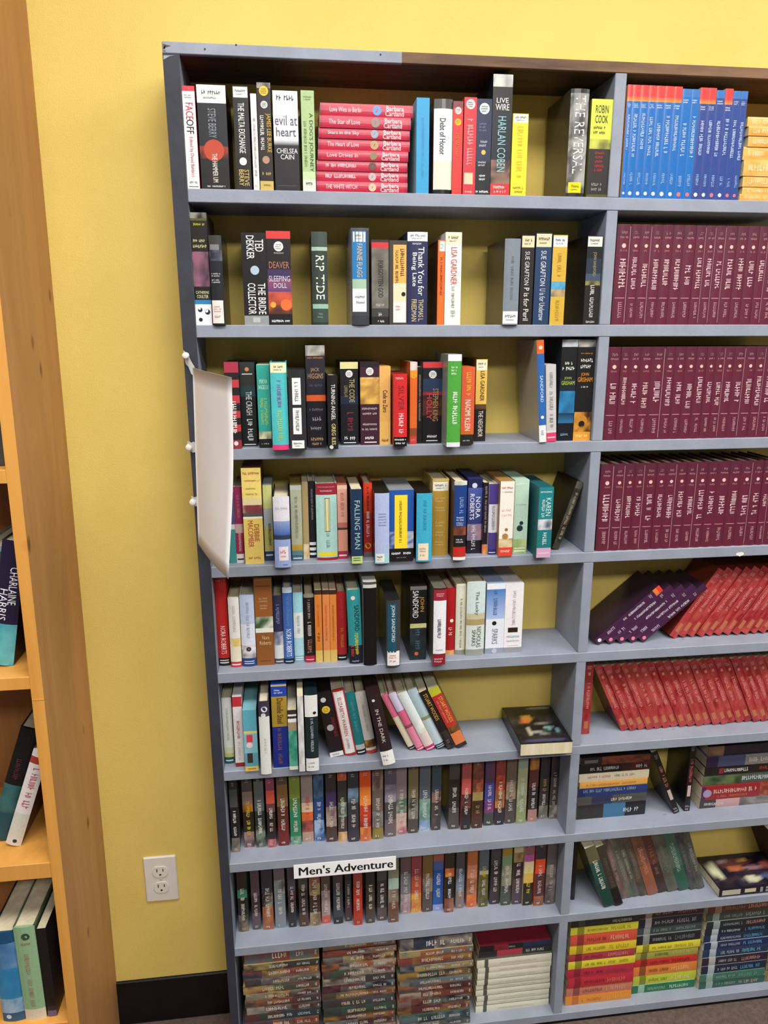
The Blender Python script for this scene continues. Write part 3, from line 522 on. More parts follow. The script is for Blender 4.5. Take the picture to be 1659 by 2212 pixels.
# ---- left bay, shelf 3
zE, zF = Zoom(380, 720, 500), Zoom(840, 720, 500)
row3 = [
 (zE, Bk(375, 475, 825, 205, 313, 450, 'box', '0.1:8f2c3a 0.2:1c1718 0.28:b0343f 0.36:1c1718 0.44:b0343f 0.53:1c1718 0.62:b0343f 0.71:1c1718 0.8:b0343f 0.88:1c1718 1:a03044', [T('Elsewhere', .35, .75, .16, .55, 'efe8e4'), O(.6, .06, .16, 'e8d0d0')], 'black and red striped book')),
 (zE, Bk(480, 585, 810, 208, 440, 565, 'box', '0.6:15171a 0.72:1f3c44 1:2c2d2e', [T('THE CRASH', .35, .75, .38, .66, 'd2d5d8'), T('PARA MENTAL', .35, .75, .08, .33, 'd2d5d8'), O(.5, .92, .14, 'c07a50'), R(.15, .85, .86, .87, 'dddddd'), R(.1, .9, .02, .03, 'dddddd')], 'black book with teal glow band')),
 (zE, Bk(600, 690, 820, 225, 562, 668, 'box', '0.11:1a1a1a 0.2:d8d4ac~2a3a34 1:2f9a8c', [H('MAYA', .2, .8, .78, .83, 'bfe0c8'), H('ANGELOU', .1, .9, .71, .76, 'bfe0c8'), T('Singin and Swingin', .5, .8, .28, .6, 'a8c860'), T('Getting Merry', .2, .45, .28, .6, 'a8c860'), KH(.2, .8, .04, .06, 'e0e0e0')], 'teal green book with black foot')),
 (zE, Bk(695, 812, 835, 205, 668, 800, 'hard', '0.06:d83a78 1:4ab4b8', [S(.88, .99, 'e6dfb8', .03, .97), T('ANNA QUINDLEN', .35, .65, .5, .82, '7a6a9a'), T('ONE TRUE THING', .35, .65, .1, .45, 'a8cc6a')], 'turquoise hardcover with pink foot')),
 (zE, Bk(820, 940, 835, 260, 800, 925, 'case', '1:2b2c2e', [S(.57, .9, 'e9e9e6', .22, .72, None), S(.2, .53, 'e9e9e6', .22, .72, None), T('SILENT ISLE', .35, .6, .6, .87, '444444'), T('by CONROY', .35, .6, .23, .5, '555555'), S(.02, .12, 'e4e4e2', .12, .85)], 'black case with two white paper labels')),
 (zE, Bk(945, 1080, 815, 85, 920, 1070, 'box', '0.46:1b1a20 0.52:e0602a 0.9:24222c 1:4a4648~b8b4ac', [H('JACK', .25, .7, .74, .785, 'b08868'), H('HIGGINS', .1, .9, .68, .73, 'b08868'), KH(.1, .9, .87, .89, 'c07a3a'), KH(.15, .85, .6, .63, '55536a'), KH(.15, .85, .36, .39, '7a7888'), KH(.3, .75, .26, .31, '9a98a0'), KH(.2, .8, .17, .21, '9a98a0'), KH(.1, .9, .06, .1, 'c09a70'), KH(.25, .75, .02, .05, 'c09a70')], 'tall dark violet book with orange band')),
 (zE, Bk(1095, 1165, 830, 300, 1065, 1150, 'hard', '1:17161a', [T('TURNING ANGEL', .35, .75, .4, .88, 'dededa'), T('GREG ILES', .35, .75, .06, .35, 'c9b87a'), O(.3, .03, .2, 'c8c8c4')], 'narrow black hardcover with white title')),
 (zE, Bk(1185, 1310, 800, 205, 1143, 1300, 'box', '0.5:15161e 0.6:1c2a3e 0.92:17171c 1:d8cf96', [O(.5, .86, .2, 'd8d8d8'), T('THE CODE', .5, .8, .52, .8, 'a89a6a'), T('DAN B', .2, .42, .54, .76, '8a7c54'), T('VINCI', .35, .72, .15, .4, '7a2c3a'), KH(.2, .8, .06, .11, 'e0e0e0'), R(.15, .85, .025, .035, 'dddddd')], 'black book with cream cap and pale seal')),
 (zE, Bk(1325, 1460, 800, 205, 1305, 1450, 'box', '0.5:3c1c2a 0.82:9a6a30~e0b45c 0.94:3c1c2a 1:1f1a1e', [O(.5, .89, .2, 'd8d8d8'), KH(.3, .7, .8, .815, 'e0e0e0'), KH(.08, .92, .43, .46, 'c9b8c0'), KH(.12, .88, .37, .4, 'c9b8c0'), KH(.12, .88, .24, .27, 'c9b8c0'), KH(.08, .92, .18, .21, 'c9b8c0'), KH(.25, .75, .07, .11, 'ffffff'), R(.2, .85, .03, .04, 'ffffff')], 'maroon book with ochre portrait panel')),
 (zE, Bk(1460, 1538, 798, 235, 1462, 1540, 'box', '0.3:e0b060 1:dca75c', [T('Code to Zero', .3, .72, .42, .7, '3a2c1c'), KH(.2, .8, .04, .08, '4a3c2c')], 'tan orange book with dark title')),
 (zF, Bk(35, 130, 810, 290, 18, 145, 'case', '0.13:161214 1:c72c30', [KH(.15, .85, .92, .96, 'e8b0b0'), T('SILVER', .35, .75, .5, .84, '7a1c20'), T('LINDSAY', .35, .75, .18, .46, 'f0dcd8'), KH(.08, .92, .08, .11, 'e8e8e8'), KH(.15, .85, .03, .06, 'e8e8e8')], 'bright red book with black foot', side='a02428')),
 (zF, Bk(150, 200, 795, 205, 135, 195, 'paper', '0.1:c8403a 0.2:8a4a2c 0.82:dc6a2c 0.9:e0902c 1:d8cfc8~b03a34', [O(.5, .83, .3, 'e8a828'), KH(.15, .85, .04, .07, 'e0b0a8')], 'narrow orange book with worn top')),
 (zF, Bk(200, 236, 790, 240, 200, 238, 'paper', '1:221c1d', [K(.3, .7, .3, .9, 'a08c86')], 'very thin black book')),
 (zF, Bk(240, 385, 788, 205, 243, 390, 'box', '0.35:121014 0.6:1a1518~5a2a22 0.64:8a2430 0.8:243650 0.93:1a1c24 1:c23a3c', [O(.5, .85, .2, 'd8d8d8'), T('STEPHEN KING', .52, .8, .28, .68, 'b08a5a'), T('HOLLY', .2, .48, .3, .62, 'c04040'), KH(.25, .75, .07, .11, 'eeeeee'), R(.2, .8, .03, .04, 'dddddd')], 'black and dark blue book with red cap')),
 (zF, Bk(405, 510, 825, 150, 420, 530, 'case', '0.05:d5d8da 0.93:4c9a3e 1:e4e4ea', [H('DI', .25, .75, .78, .88, 'e0ecd8'), T('THE ANGELS', .35, .75, .24, .6, 'e8f0e0')], 'tall green case with white top', side='8c968a')),
 (zF, Bk(512, 605, 795, 240, 527, 622, 'box', '0.13:26201c 0.2:c2622a 1:d05a34', [T('THE SHOCK', .35, .72, .64, .93, 'e8b03a'), T('NAOMI KLEIN', .3, .72, .18, .58, 'f0e4d8'), KH(.2, .8, .04, .06, 'c8c8c8')], 'orange book with black foot')),
 (zF, Bk(612, 690, 775, 185, 620, 725, 'box', '0.4:1a1614 0.46:5a4026~1a1614 1:d9b455', [S(.87, .99, 'e2dcc0', .04, .96), T('LISA GARDNER', .4, .78, .5, .86, '2a2014'), T('THE NEIGHBOR', .3, .72, .06, .38, 'dcd4c8')], 'yellow over black book with price sticker')),
 (zF, Bk(1080, 1130, 785, 50, 1055, 1118, 'case', '0.17:e0e2e4 0.87:2f62a8 1:d8642e', [O(.5, .93, .28, 'e8c0a8'), T('SANDFORD', .3, .7, .4, .66, 'c8d8f0'), O(.5, .25, .22, 'dfe6f0'), KH(.3, .7, .07, .12, '333333')], 'blue case with orange top and white foot', side='9c948a', y=-.004)),
 (zF, Bk(1130, 1200, 778, 225, 1125, 1200, 'box', '0.12:d23a66 0.15:cac6c6 1:bdbab8', [K(.3, .7, .4, .9, '8f8c8a'), R(.1, .9, .05, .065, 'f0d0d8'), K(.3, .7, .18, .36, '77757a')], 'short grey-white book with pink foot')),
 (zF, Bk(1205, 1315, 770, 45, 1200, 1335, 'box', '0.18:10141c 0.28:2a6a9a>1a2c40 0.5:1d5a88~2f86b4 0.62:16202c 0.93:141517 1:4a4c4e~b8bcc0', [H('ROAD', .25, .75, .755, .79, 'd8dad8'), H('CROSSING', .1, .9, .7, .74, 'd8dad8'), H('JOHN', .25, .7, .61, .64, 'a8b83c'), H('GRISHAM', .08, .92, .56, .6, 'a8b83c'), KH(.2, .7, .05, .08, '8aa0b4')], 'tall black book with blue water picture')),
 (zF, Bk(1318, 1450, 768, 45, 1340, 1490, 'box', '0.09:d8922c 0.29:16120e~c98a2c 0.93:151314 1:4a4846~b8b4b0', [KH(.15, .85, .86, .875, 'c9802c'), H('INNOCENT', .1, .9, .78, .82, 'd5d5d2'), H('NIGHT', .2, .8, .72, .76, 'd5d5d2'), H('JOHN', .25, .7, .64, .68, 'd58a2c'), H('GRISHAM', .08, .92, .59, .635, 'd58a2c'), KH(.3, .7, .53, .55, 'c8c8c8'), KH(.15, .85, .03, .07, 'f0d8a0'), O(.45, .2, .32, 'b87a24'), O(.45, .17, .18, '1a1410')], 'tall black book with golden emblem and foot')),
]
shelf_row(3, row3)

# ---- left bay, shelf 4
zG, zH = Zoom(400, 980, 480), Zoom(840, 980, 480)
row4 = [
 (zG, Bk(335, 385, 815, 285, 300, 365, 'box', '0.48:3a8a88 0.55:c8c8cc 1:4a4a78', [], 'slim blue and teal book behind paper sign', y=.02)),
 (zG, Bk(387, 445, 815, 250, 370, 430, 'hard', '0.12:e0dcdc 0.4:9a3048 0.52:c8a8a0 1:8a2850', [K(.3, .7, .6, .9, 'b86a88'), K(.35, .7, .16, .4, 'e0c0c8'), R(.1, .9, .04, .06, '333333')], 'maroon hardcover with white foot')),
 (zG, Bk(450, 592, 823, 105, 423, 580, 'box', '0.48:e0c468 0.5:e8e4dc 0.54:55504a 0.62:7a3440~d8c890 0.69:d8c898 1:e4cc72', [KH(.08, .9, .93, .96, 'a84030'), KH(.15, .95, .86, .88, 'a84030'), KH(.2, .7, .78, .8, '8a7a40'), KH(.2, .8, .72, .745, '8a7a40'), T('DEBBIE', .55, .8, .24, .42, 'a8482c'), T('MACOMBER', .22, .5, .18, .46, 'a8482c'), KH(.2, .8, .05, .08, 'a05030')], 'tall pale yellow book with red lettering')),
 (zG, Bk(600, 665, 800, 235, 588, 662, 'box', '0.13:20405c 0.45:b8b468 0.7:a8b0b0 1:c8cc80', [T('FALLING AWAKE', .45, .8, .2, .5, '4a4a34'), R(.1, .9, .07, .09, 'c8d0d8')], 'pale olive book with navy foot')),
 (zG, Bk(672, 793, 850, 322, 662, 785, 'hard', '0.4:8fa0cc 0.46:2c3850 0.66:3a5aa0>8a9cc8 1:d8d4dc', [S(.1, .3, 'e0d4d8', .28, .85, 'c05a60'), KH(.15, .85, .82, .86, 'a8a4b0'), KH(.5, .8, .03, .05, '333333')], 'white and blue book with black boards', side='1f1b1d')),
 (zG, Bk(800, 882, 800, 235, 790, 862, 'box', '0.08:3a6070 0.14:5a7a84 0.22:8a7a40~c09a40 0.94:a8ac94 1:b0bcb4', [K(.35, .65, .3, .85, '8a8e78'), R(.1, .9, .03, .045, 'd0dce0')], 'grey-green book with slate foot')),
 (zG, Bk(885, 930, 785, 215, 868, 912, 'paper', '0.2:c0a070~e0d0b0 1:a89468', [], 'narrow tan book')),
 (zG, Bk(932, 980, 778, 205, 920, 970, 'hard', '0.04:18161a 0.07:e4e4e8 0.1:18161a 0.14:e4e4e8 0.17:18161a 0.21:e4e4e8 1:1f1d24', [T('TWELVE MILE', .35, .7, .5, .9, '8a8890')], 'thin black hardcover with white stripes')),
 (zG, Bk(987, 1140, 797, 225, 973, 1140, 'hard', '0.04:8f2434 0.86:a9cfc8 1:8f2434', [R(.4, .66, .38, .82, '5a5a4c'), R(.42, .64, .39, .81, 'd5d2a0'), K(.45, .65, .16, .36, '7a9a98'), R(.08, .95, .06, .11, 'e2cc2c'), KH(.2, .8, .9, .92, 'e0c0c0'), KH(.1, .9, .955, .965, 'e0c0c0')], 'wide mint book with maroon band and yellow oval')),
 (zG, Bk(1143, 1215, 785, 235, 1140, 1218, 'box', '0.11:a02c44 0.4:d09078 0.43:4a3430 0.5:b86a5a 0.95:d89c88 1:e0b8a4', [K(.3, .7, .55, .9, 'b87a68'), R(.1, .9, .04, .06, 'f0d0d0')], 'salmon pink book with crimson foot')),
 (zG, Bk(1245, 1325, 820, 265, 1222, 1300, 'paper', '0.1:b8cc7c 1:1f3450', [T('FALLING MAN', .3, .8, .2, .85, '9ab8c0'), R(.15, .8, .04, .05, '3a4a3a'), R(.15, .8, .07, .08, '3a4a3a')], 'navy book with pale green foot')),
 (zG, Bk(1335, 1405, 772, 220, 1310, 1390, 'hard', '0.07:6a6468 0.6:a82c2a 1:c83c24', [T('NANCY DREW', .3, .7, .28, .62, 'f0dcd8'), K(.35, .65, .64, .95, '6a2018'), O(.5, .16, .36, 'd8a83a')], 'red hardcover with gold seal')),
 (zG, Bk(1412, 1525, 820, 295, 1400, 1530, 'case', '0.15:9cc4d4 1:a8b4d8', [S(.02, .14, 'dcdcd4', .05, .65, '333333'), KH(.25, .8, .7, .72, '5a6a90'), KH(.25, .8, .66, .68, '5a6a90'), KH(.25, .8, .62, .64, '5a6a90'), KH(.25, .8, .58, .6, '5a6a90'), KH(.25, .8, .54, .56, '5a6a90')], 'lavender blue case with barcode sticker', side='1c181a')),
 (zH, Bk(3, 183, 800, 270, 8, 200, 'box', '0.18:161418 0.42:c8ccd0~2a4c90 1:2050a0', [R(.22, .74, .18, .93, 'ecd030'), T('1 am the messenger', .4, .52, .25, .85, '6a5a10'), KH(.1, .9, .09, .13, 'ffffff'), KH(.3, .7, .04, .06, '888888')], 'wide blue book with tall yellow panel', side='8a8c90')),
 (zH, Bk(205, 320, 805, 295, 215, 325, 'case', '1:3fa4c4', [S(.02, .27, 'e2d2b8', .12, .78, 'a07a60'), K(.4, .65, .45, .9, '3090b0')], 'sky blue case with cream foot sticker', side='17171a')),
 (zH, Bk(322, 442, 762, 190, 308, 458, 'hard', '0.97:b08c3c 1:c8ac60', [S(.85, .965, 'e0dccc', .02, .95), KH(.15, .8, .7, .77, 'd8bc7c'), KH(.15, .8, .58, .65, 'd8bc7c'), KH(.2, .75, .38, .46, 'd8bc7c'), KH(.2, .75, .26, .33, 'd8bc7c'), KH(.15, .8, .13, .2, 'd8bc7c')], 'mustard gold hardcover with white sticker')),
 (zH, Bk(480, 572, 812, 205, 502, 598, 'hard', '0.04:e4e0de 0.17:b82824 0.32:1c181a 0.43:3a2420~8a4a30 0.95:1d3c7c 1:b8b8a0~e4e4dc', [KH(.2, .9, .5, .56, 'c8d0dc'), KH(.2, .9, .44, .49, 'c8d0dc'), T('JUDGE', .4, .75, .6, .8, '8aa0c8'), KH(.2, .8, .22, .28, 'dddddd')], 'blue and black hardcover with red foot', y=-.016)),
 (zH, Bk(580, 688, 745, 185, 602, 716, 'box', '0.18:1c1a24 0.4:6a5a80~a88a98 0.88:2c3470>4a5aa0 1:1c2048', [T('NORA', .55, .88, .48, .76, 'e8e8ee'), T('ROBERTS', .15, .45, .46, .8, 'e8e8ee'), T('Inheritance', .3, .6, .04, .38, 'd8d4dc'), O(.45, .91, .18, 'c8cce0')], 'dark blue and violet book with white author name')),
 (zH, Bk(690, 733, 750, 215, 708, 750, 'paper', '0.14:d8b048~c85a50 1:221a22', [K(.3, .75, .3, .95, '9a909a')], 'slim dark book with yellow foot')),
 (zH, Bk(736, 808, 755, 228, 757, 838, 'hard', '0.08:3a2c6c 0.32:4a3c7c 0.72:d0d0d8 1:4a3a84', [K(.3, .7, .36, .7, '8a8a9c'), R(.1, .9, .03, .04, 'e0e0f0')], 'purple hardcover with white middle')),
 (zH, Bk(810, 918, 765, 205, 842, 962, 'box', '0.12:d84030 0.24:a8804c~d8c8a0 1:e6e0d6', [KH(.1, .9, .9, .93, 'c04030'), KH(.15, .9, .85, .87, '77716a'), KH(.15, .85, .6, .64, 'd8a8a0'), KH(.15, .85, .54, .57, 'd8a8a0'), O(.45, .27, .22, 'a87c48'), O(.52, .36, .12, '9a6c3c'), KH(.15, .85, .05, .09, 'f4d0c8')], 'cream book with brown dog and red foot')),
 (zH, Bk(922, 1025, 745, 195, 952, 1058, 'box', '0.2:8aa860~b8c890 1:b4d0bc', [KH(.1, .9, .92, .96, 'd8e8e0'), KH(.15, .85, .66, .68, '8cb098'), O(.45, .35, .22, '26303c'), O(.55, .42, .14, '26303c'), R(.1, .9, .03, .045, 'e8f0e0'), R(.1, .9, .07, .08, 'e8f0e0')], 'mint green book with dark couple silhouette')),
 (zH, Bk(1100, 1205, 775, 250, 1140, 1245, 'box', '0.14:c89cb8 0.4:1d7074 0.55:d0d0d8~3a4a58 1:1d7a80', [KH(.1, .9, .92, .95, 'c8dcdc'), T('KAREN', .5, .85, .6, .85, 'c8e0dc'), T('ROBARDS', .2, .45, .58, .85, 'c8e0dc'), T('IRISH', .35, .7, .18, .36, 'c8e0dc'), R(.1, .9, .06, .07, 'e8d0dc')], 'teal book with lilac foot', side='1c5c64')),
 (zH, Bk(1218, 1270, 720, 215, 1395, 1452, 'hard', '0.1:3a3428 0.9:1c1a1c~4a463c 1:55524a', [T('DEAD RECKONING', .3, .75, .14, .84, 'a89a7c')], 'black hardcover tilted against divider', lean=17.9, side='1a1815')),
]
shelf_row(4, row4)

# ---- left bay, shelf 5
zI, zJ = Zoom(420, 1220, 480), Zoom(800, 1220, 480)
row5 = [
 (zI, Bk(170, 268, 755, 100, 120, 225, 'hard', '0.09:151214 0.96:b82420 1:d84030', [T('NORA ROBERTS', .3, .75, .14, .46, 'e8c8c4'), KH(.1, .9, .96, .98, 'f0d0c8'), R(.1, .9, .03, .045, 'd8d8d0'), R(.1, .9, .06, .07, 'd8d8d0')], 'tall red hardcover with black foot beside panel')),
 (zI, Bk(275, 355, 765, 245, 238, 322, 'hard', '0.08:b82c3c 0.3:e0d8c0 0.42:d8b860~e4e0d4 1:e2ded6', [K(.35, .65, .5, .9, 'b8b0a8'), R(.1, .9, .03, .05, 'e8d0d4')], 'white floral hardcover with red foot')),
 (zI, Bk(360, 465, 760, 230, 310, 412, 'hard', '0.12:26407c 0.3:8a7a78~e0e0e8 0.6:d8dce8 1:b8c4dc', [K(.4, .65, .4, .9, '9aa4bc'), R(.15, .85, .04, .05, 'd8e0f0'), R(.15, .85, .07, .08, 'd8e0f0'), O(.5, .25, .18, '4a3430')], 'pale blue hardcover with navy foot')),
 (zI, Bk(470, 600, 750, 95, 403, 553, 'box', '0.38:8a5428 0.43:e0e0d4 0.56:3a5a34~d8d8c8 0.97:90562a 1:a87448', [R(.1, .9, .9, .908, '5a3418'), KH(.25, .8, .72, .78, 'c8a078'), KH(.3, .8, .64, .7, 'c8a078'), H('Nora', .35, .75, .3, .345, 'd8b890'), H('Roberts', .2, .85, .24, .285, 'd8b890'), R(.2, .8, .05, .055, '3a2010')], 'tall brown book with snowy band')),
 (zI, Bk(602, 672, 740, 235, 560, 632, 'hard', '0.08:4a4a50 0.28:d0d0d0 0.48:6a6a84~c8c8d0 1:2c2c4c', [K(.3, .7, .6, .9, '8a8ab0'), R(.1, .9, .03, .045, 'd0d0d0')], 'dark blue and grey hardcover')),
 (zI, Bk(675, 745, 740, 170, 632, 715, 'hard', '0.07:161c34 0.93:3c64a8 1:c8d4e4', [T('NORA ROBERTS', .25, .8, .1, .46, 'd8e0f0'), K(.35, .65, .5, .88, '6a8cc4'), R(.1, .9, .03, .04, 'd0d8e8')], 'medium blue hardcover')),
 (zI, Bk(750, 822, 730, 210, 720, 790, 'hard', '0.1:7aa4ac 0.36:a0ccd4 0.72:d8dcdc 1:98ccd8', [K(.3, .7, .4, .7, 'a8b4b8'), R(.1, .9, .04, .05, 'e8f0f0'), R(.1, .9, .07, .08, 'e8f0f0')], 'pale aqua and white hardcover')),
 (zI, Bk(828, 903, 730, 220, 800, 880, 'hard', '0.1:a82038 0.95:1e1618 1:8a8478', [K(.35, .65, .65, .92, 'a89888'), K(.3, .7, .4, .6, 'c8c0b8'), K(.25, .75, .15, .34, 'a8705a'), R(.1, .9, .04, .05, 'f0d0d8')], 'black hardcover with crimson foot')),
 (zI, Bk(908, 960, 730, 190, 880, 925, 'paper', '0.17:d0b060 0.94:d07a34 1:3a2c22', [T('DUNE', .3, .7, .3, .42, '8a4418'), K(.35, .65, .5, .8, 'b86428')], 'slim orange paperback with yellow foot, nearest crimson-footed book')),
 (zI, Bk(966, 1016, 727, 190, 932, 980, 'paper', '0.17:d0b060 0.94:d8824a 1:3a2c22', [K(.35, .65, .3, .8, 'b8642c')], 'slim orange paperback with yellow foot, middle one of three')),
 (zI, Bk(1018, 1068, 724, 190, 985, 1030, 'paper', '0.17:d0b060 0.94:d4803c 1:3a2c22', [K(.35, .65, .3, .8, 'b05c24')], 'slim orange paperback with yellow foot, touching dark red hardcover')),
 (zI, Bk(1070, 1140, 715, 205, 1032, 1102, 'hard', '0.09:1a1416 1:a02224', [K(.35, .7, .2, .48, 'c87838'), K(.35, .65, .6, .9, 'b84040'), R(.1, .9, .04, .055, 'd8d8d8')], 'dark red hardcover with black foot', lean=0)),
 (zI, Bk(1160, 1258, 740, 195, 1105, 1212, 'hard', '0.25:1a1c2c 1:2f8c90', [T('SANDFORD', .5, .85, .45, .8, '16242c'), T('EASY PREY', .45, .75, .1, .42, 'd8c83c'), T('PREY', .15, .4, .1, .26, 'c8502c'), O(.45, .9, .16, 'e0d0c8'), KH(.2, .8, .03, .05, 'c8c8d0')], 'teal hardcover with dark foot and yellow lettering', lean=-1.6)),
 (zI, Bk(1265, 1362, 750, 130, 1245, 1340, 'case', '0.93:121013 0.97:c8c8c0 1:4a4a48', [], 'plain black case with silver cap')),
 (zI, Bk(1435, 1535, 762, 265, 1440, 1545, 'case', '1:393a3e', [R(.1, .72, .22, .95, '1d4c60'), T('JOHN SANDFORD', .3, .62, .38, .93, 'd8e0e4'), S(.02, .24, 'e6e2e0', .06, .96, 'b83a38')], 'dark grey case with white foot sticker', side='222226')),
 (zJ, Bk(295, 415, 710, 160, 280, 415, 'box', '0.44:141416~2a3438 0.5:a8a868~d0d090 0.95:141314 1:6a6660', [T('JOHN', .55, .85, .66, .86, 'c89a3c'), T('SANDFORD', .15, .5, .58, .94, 'e0e0dc'), T('WICKED PREY', .3, .65, .14, .42, '4a6478'), O(.4, .09, .12, 'c8684c')], 'black book with white and gold author name')),
 (zJ, Bk(468, 560, 768, 175, 472, 565, 'case', '0.15:8a1f2e 0.16:e8e8ea 0.84:e4e4ea 0.98:9a2438 1:3a1c22', [T('Paths Guy', .3, .62, .36, .6, '444444'), KH(.2, .8, .19, .21, '888888'), KH(.1, .9, .03, .1, 'e0c0c4'), KH(.2, .9, .89, .94, 'e8b8c0')], 'maroon and white case with handwritten label', side='6a655c', y=-.018)),
 (zJ, Bk(562, 628, 672, 175, 565, 640, 'hard', '0.07:d8a060 1:a81a1c', [T('M.R.', .25, .7, .3, .44, 'e8d0c8'), O(.6, .52, .2, 'e8e0d8')], 'bright red hardcover with orange foot')),
 (zJ, Bk(633, 705, 672, 145, 648, 730, 'hard', '0.07:8a8a84 0.98:d8d8c4 1:e8e8d8', [T('True Believer', .4, .65, .1, .8, '8a8a78')], 'cream hardcover with grey foot')),
 (zJ, Bk(712, 848, 680, 130, 735, 855, 'hard', '0.09:90948f 0.42:cdd6d0 0.5:a89468 0.58:c0b898 1:c8d8d6', [T('The Lucky', .4, .65, .56, .88, '5a6a64'), T('NICHOLAS', .55, .8, .12, .4, '3a4a44'), T('SPARKS', .3, .5, .14, .36, '3a4a44')], 'pale mint hardcover with sandy band')),
 (zJ, Bk(855, 993, 662, 140, 858, 1005, 'box', '0.08:8a94a0 0.5:dde0ea 0.92:a8bce0>4a78b8 1:e4e6ee', [T('The Notebook', .35, .6, .55, .9, '4a6a9a'), O(.45, .44, .12, '1a1a1a'), T('SPARKS', .35, .65, .14, .36, '6a7080'), O(.5, .04, .14, 'b0b8c4')], 'blue and white book with grey foot')),
 (zJ, Bk(992, 1125, 655, 140, 1010, 1158, 'box', '0.08:8f9094 1:e6e2e4', [T('NIGHTS AT', .4, .6, .4, .9, 'b8a8b0'), R(.2, .75, .3, .37, '2a1c14'), KH(.15, .85, .22, .26, '8aa0b0'), KH(.15, .85, .16, .19, '8aa0b0'), R(.2, .8, .1, .106, 'aaaaaa')], 'white book with small black bird picture')),
]
shelf_row(5, row5)

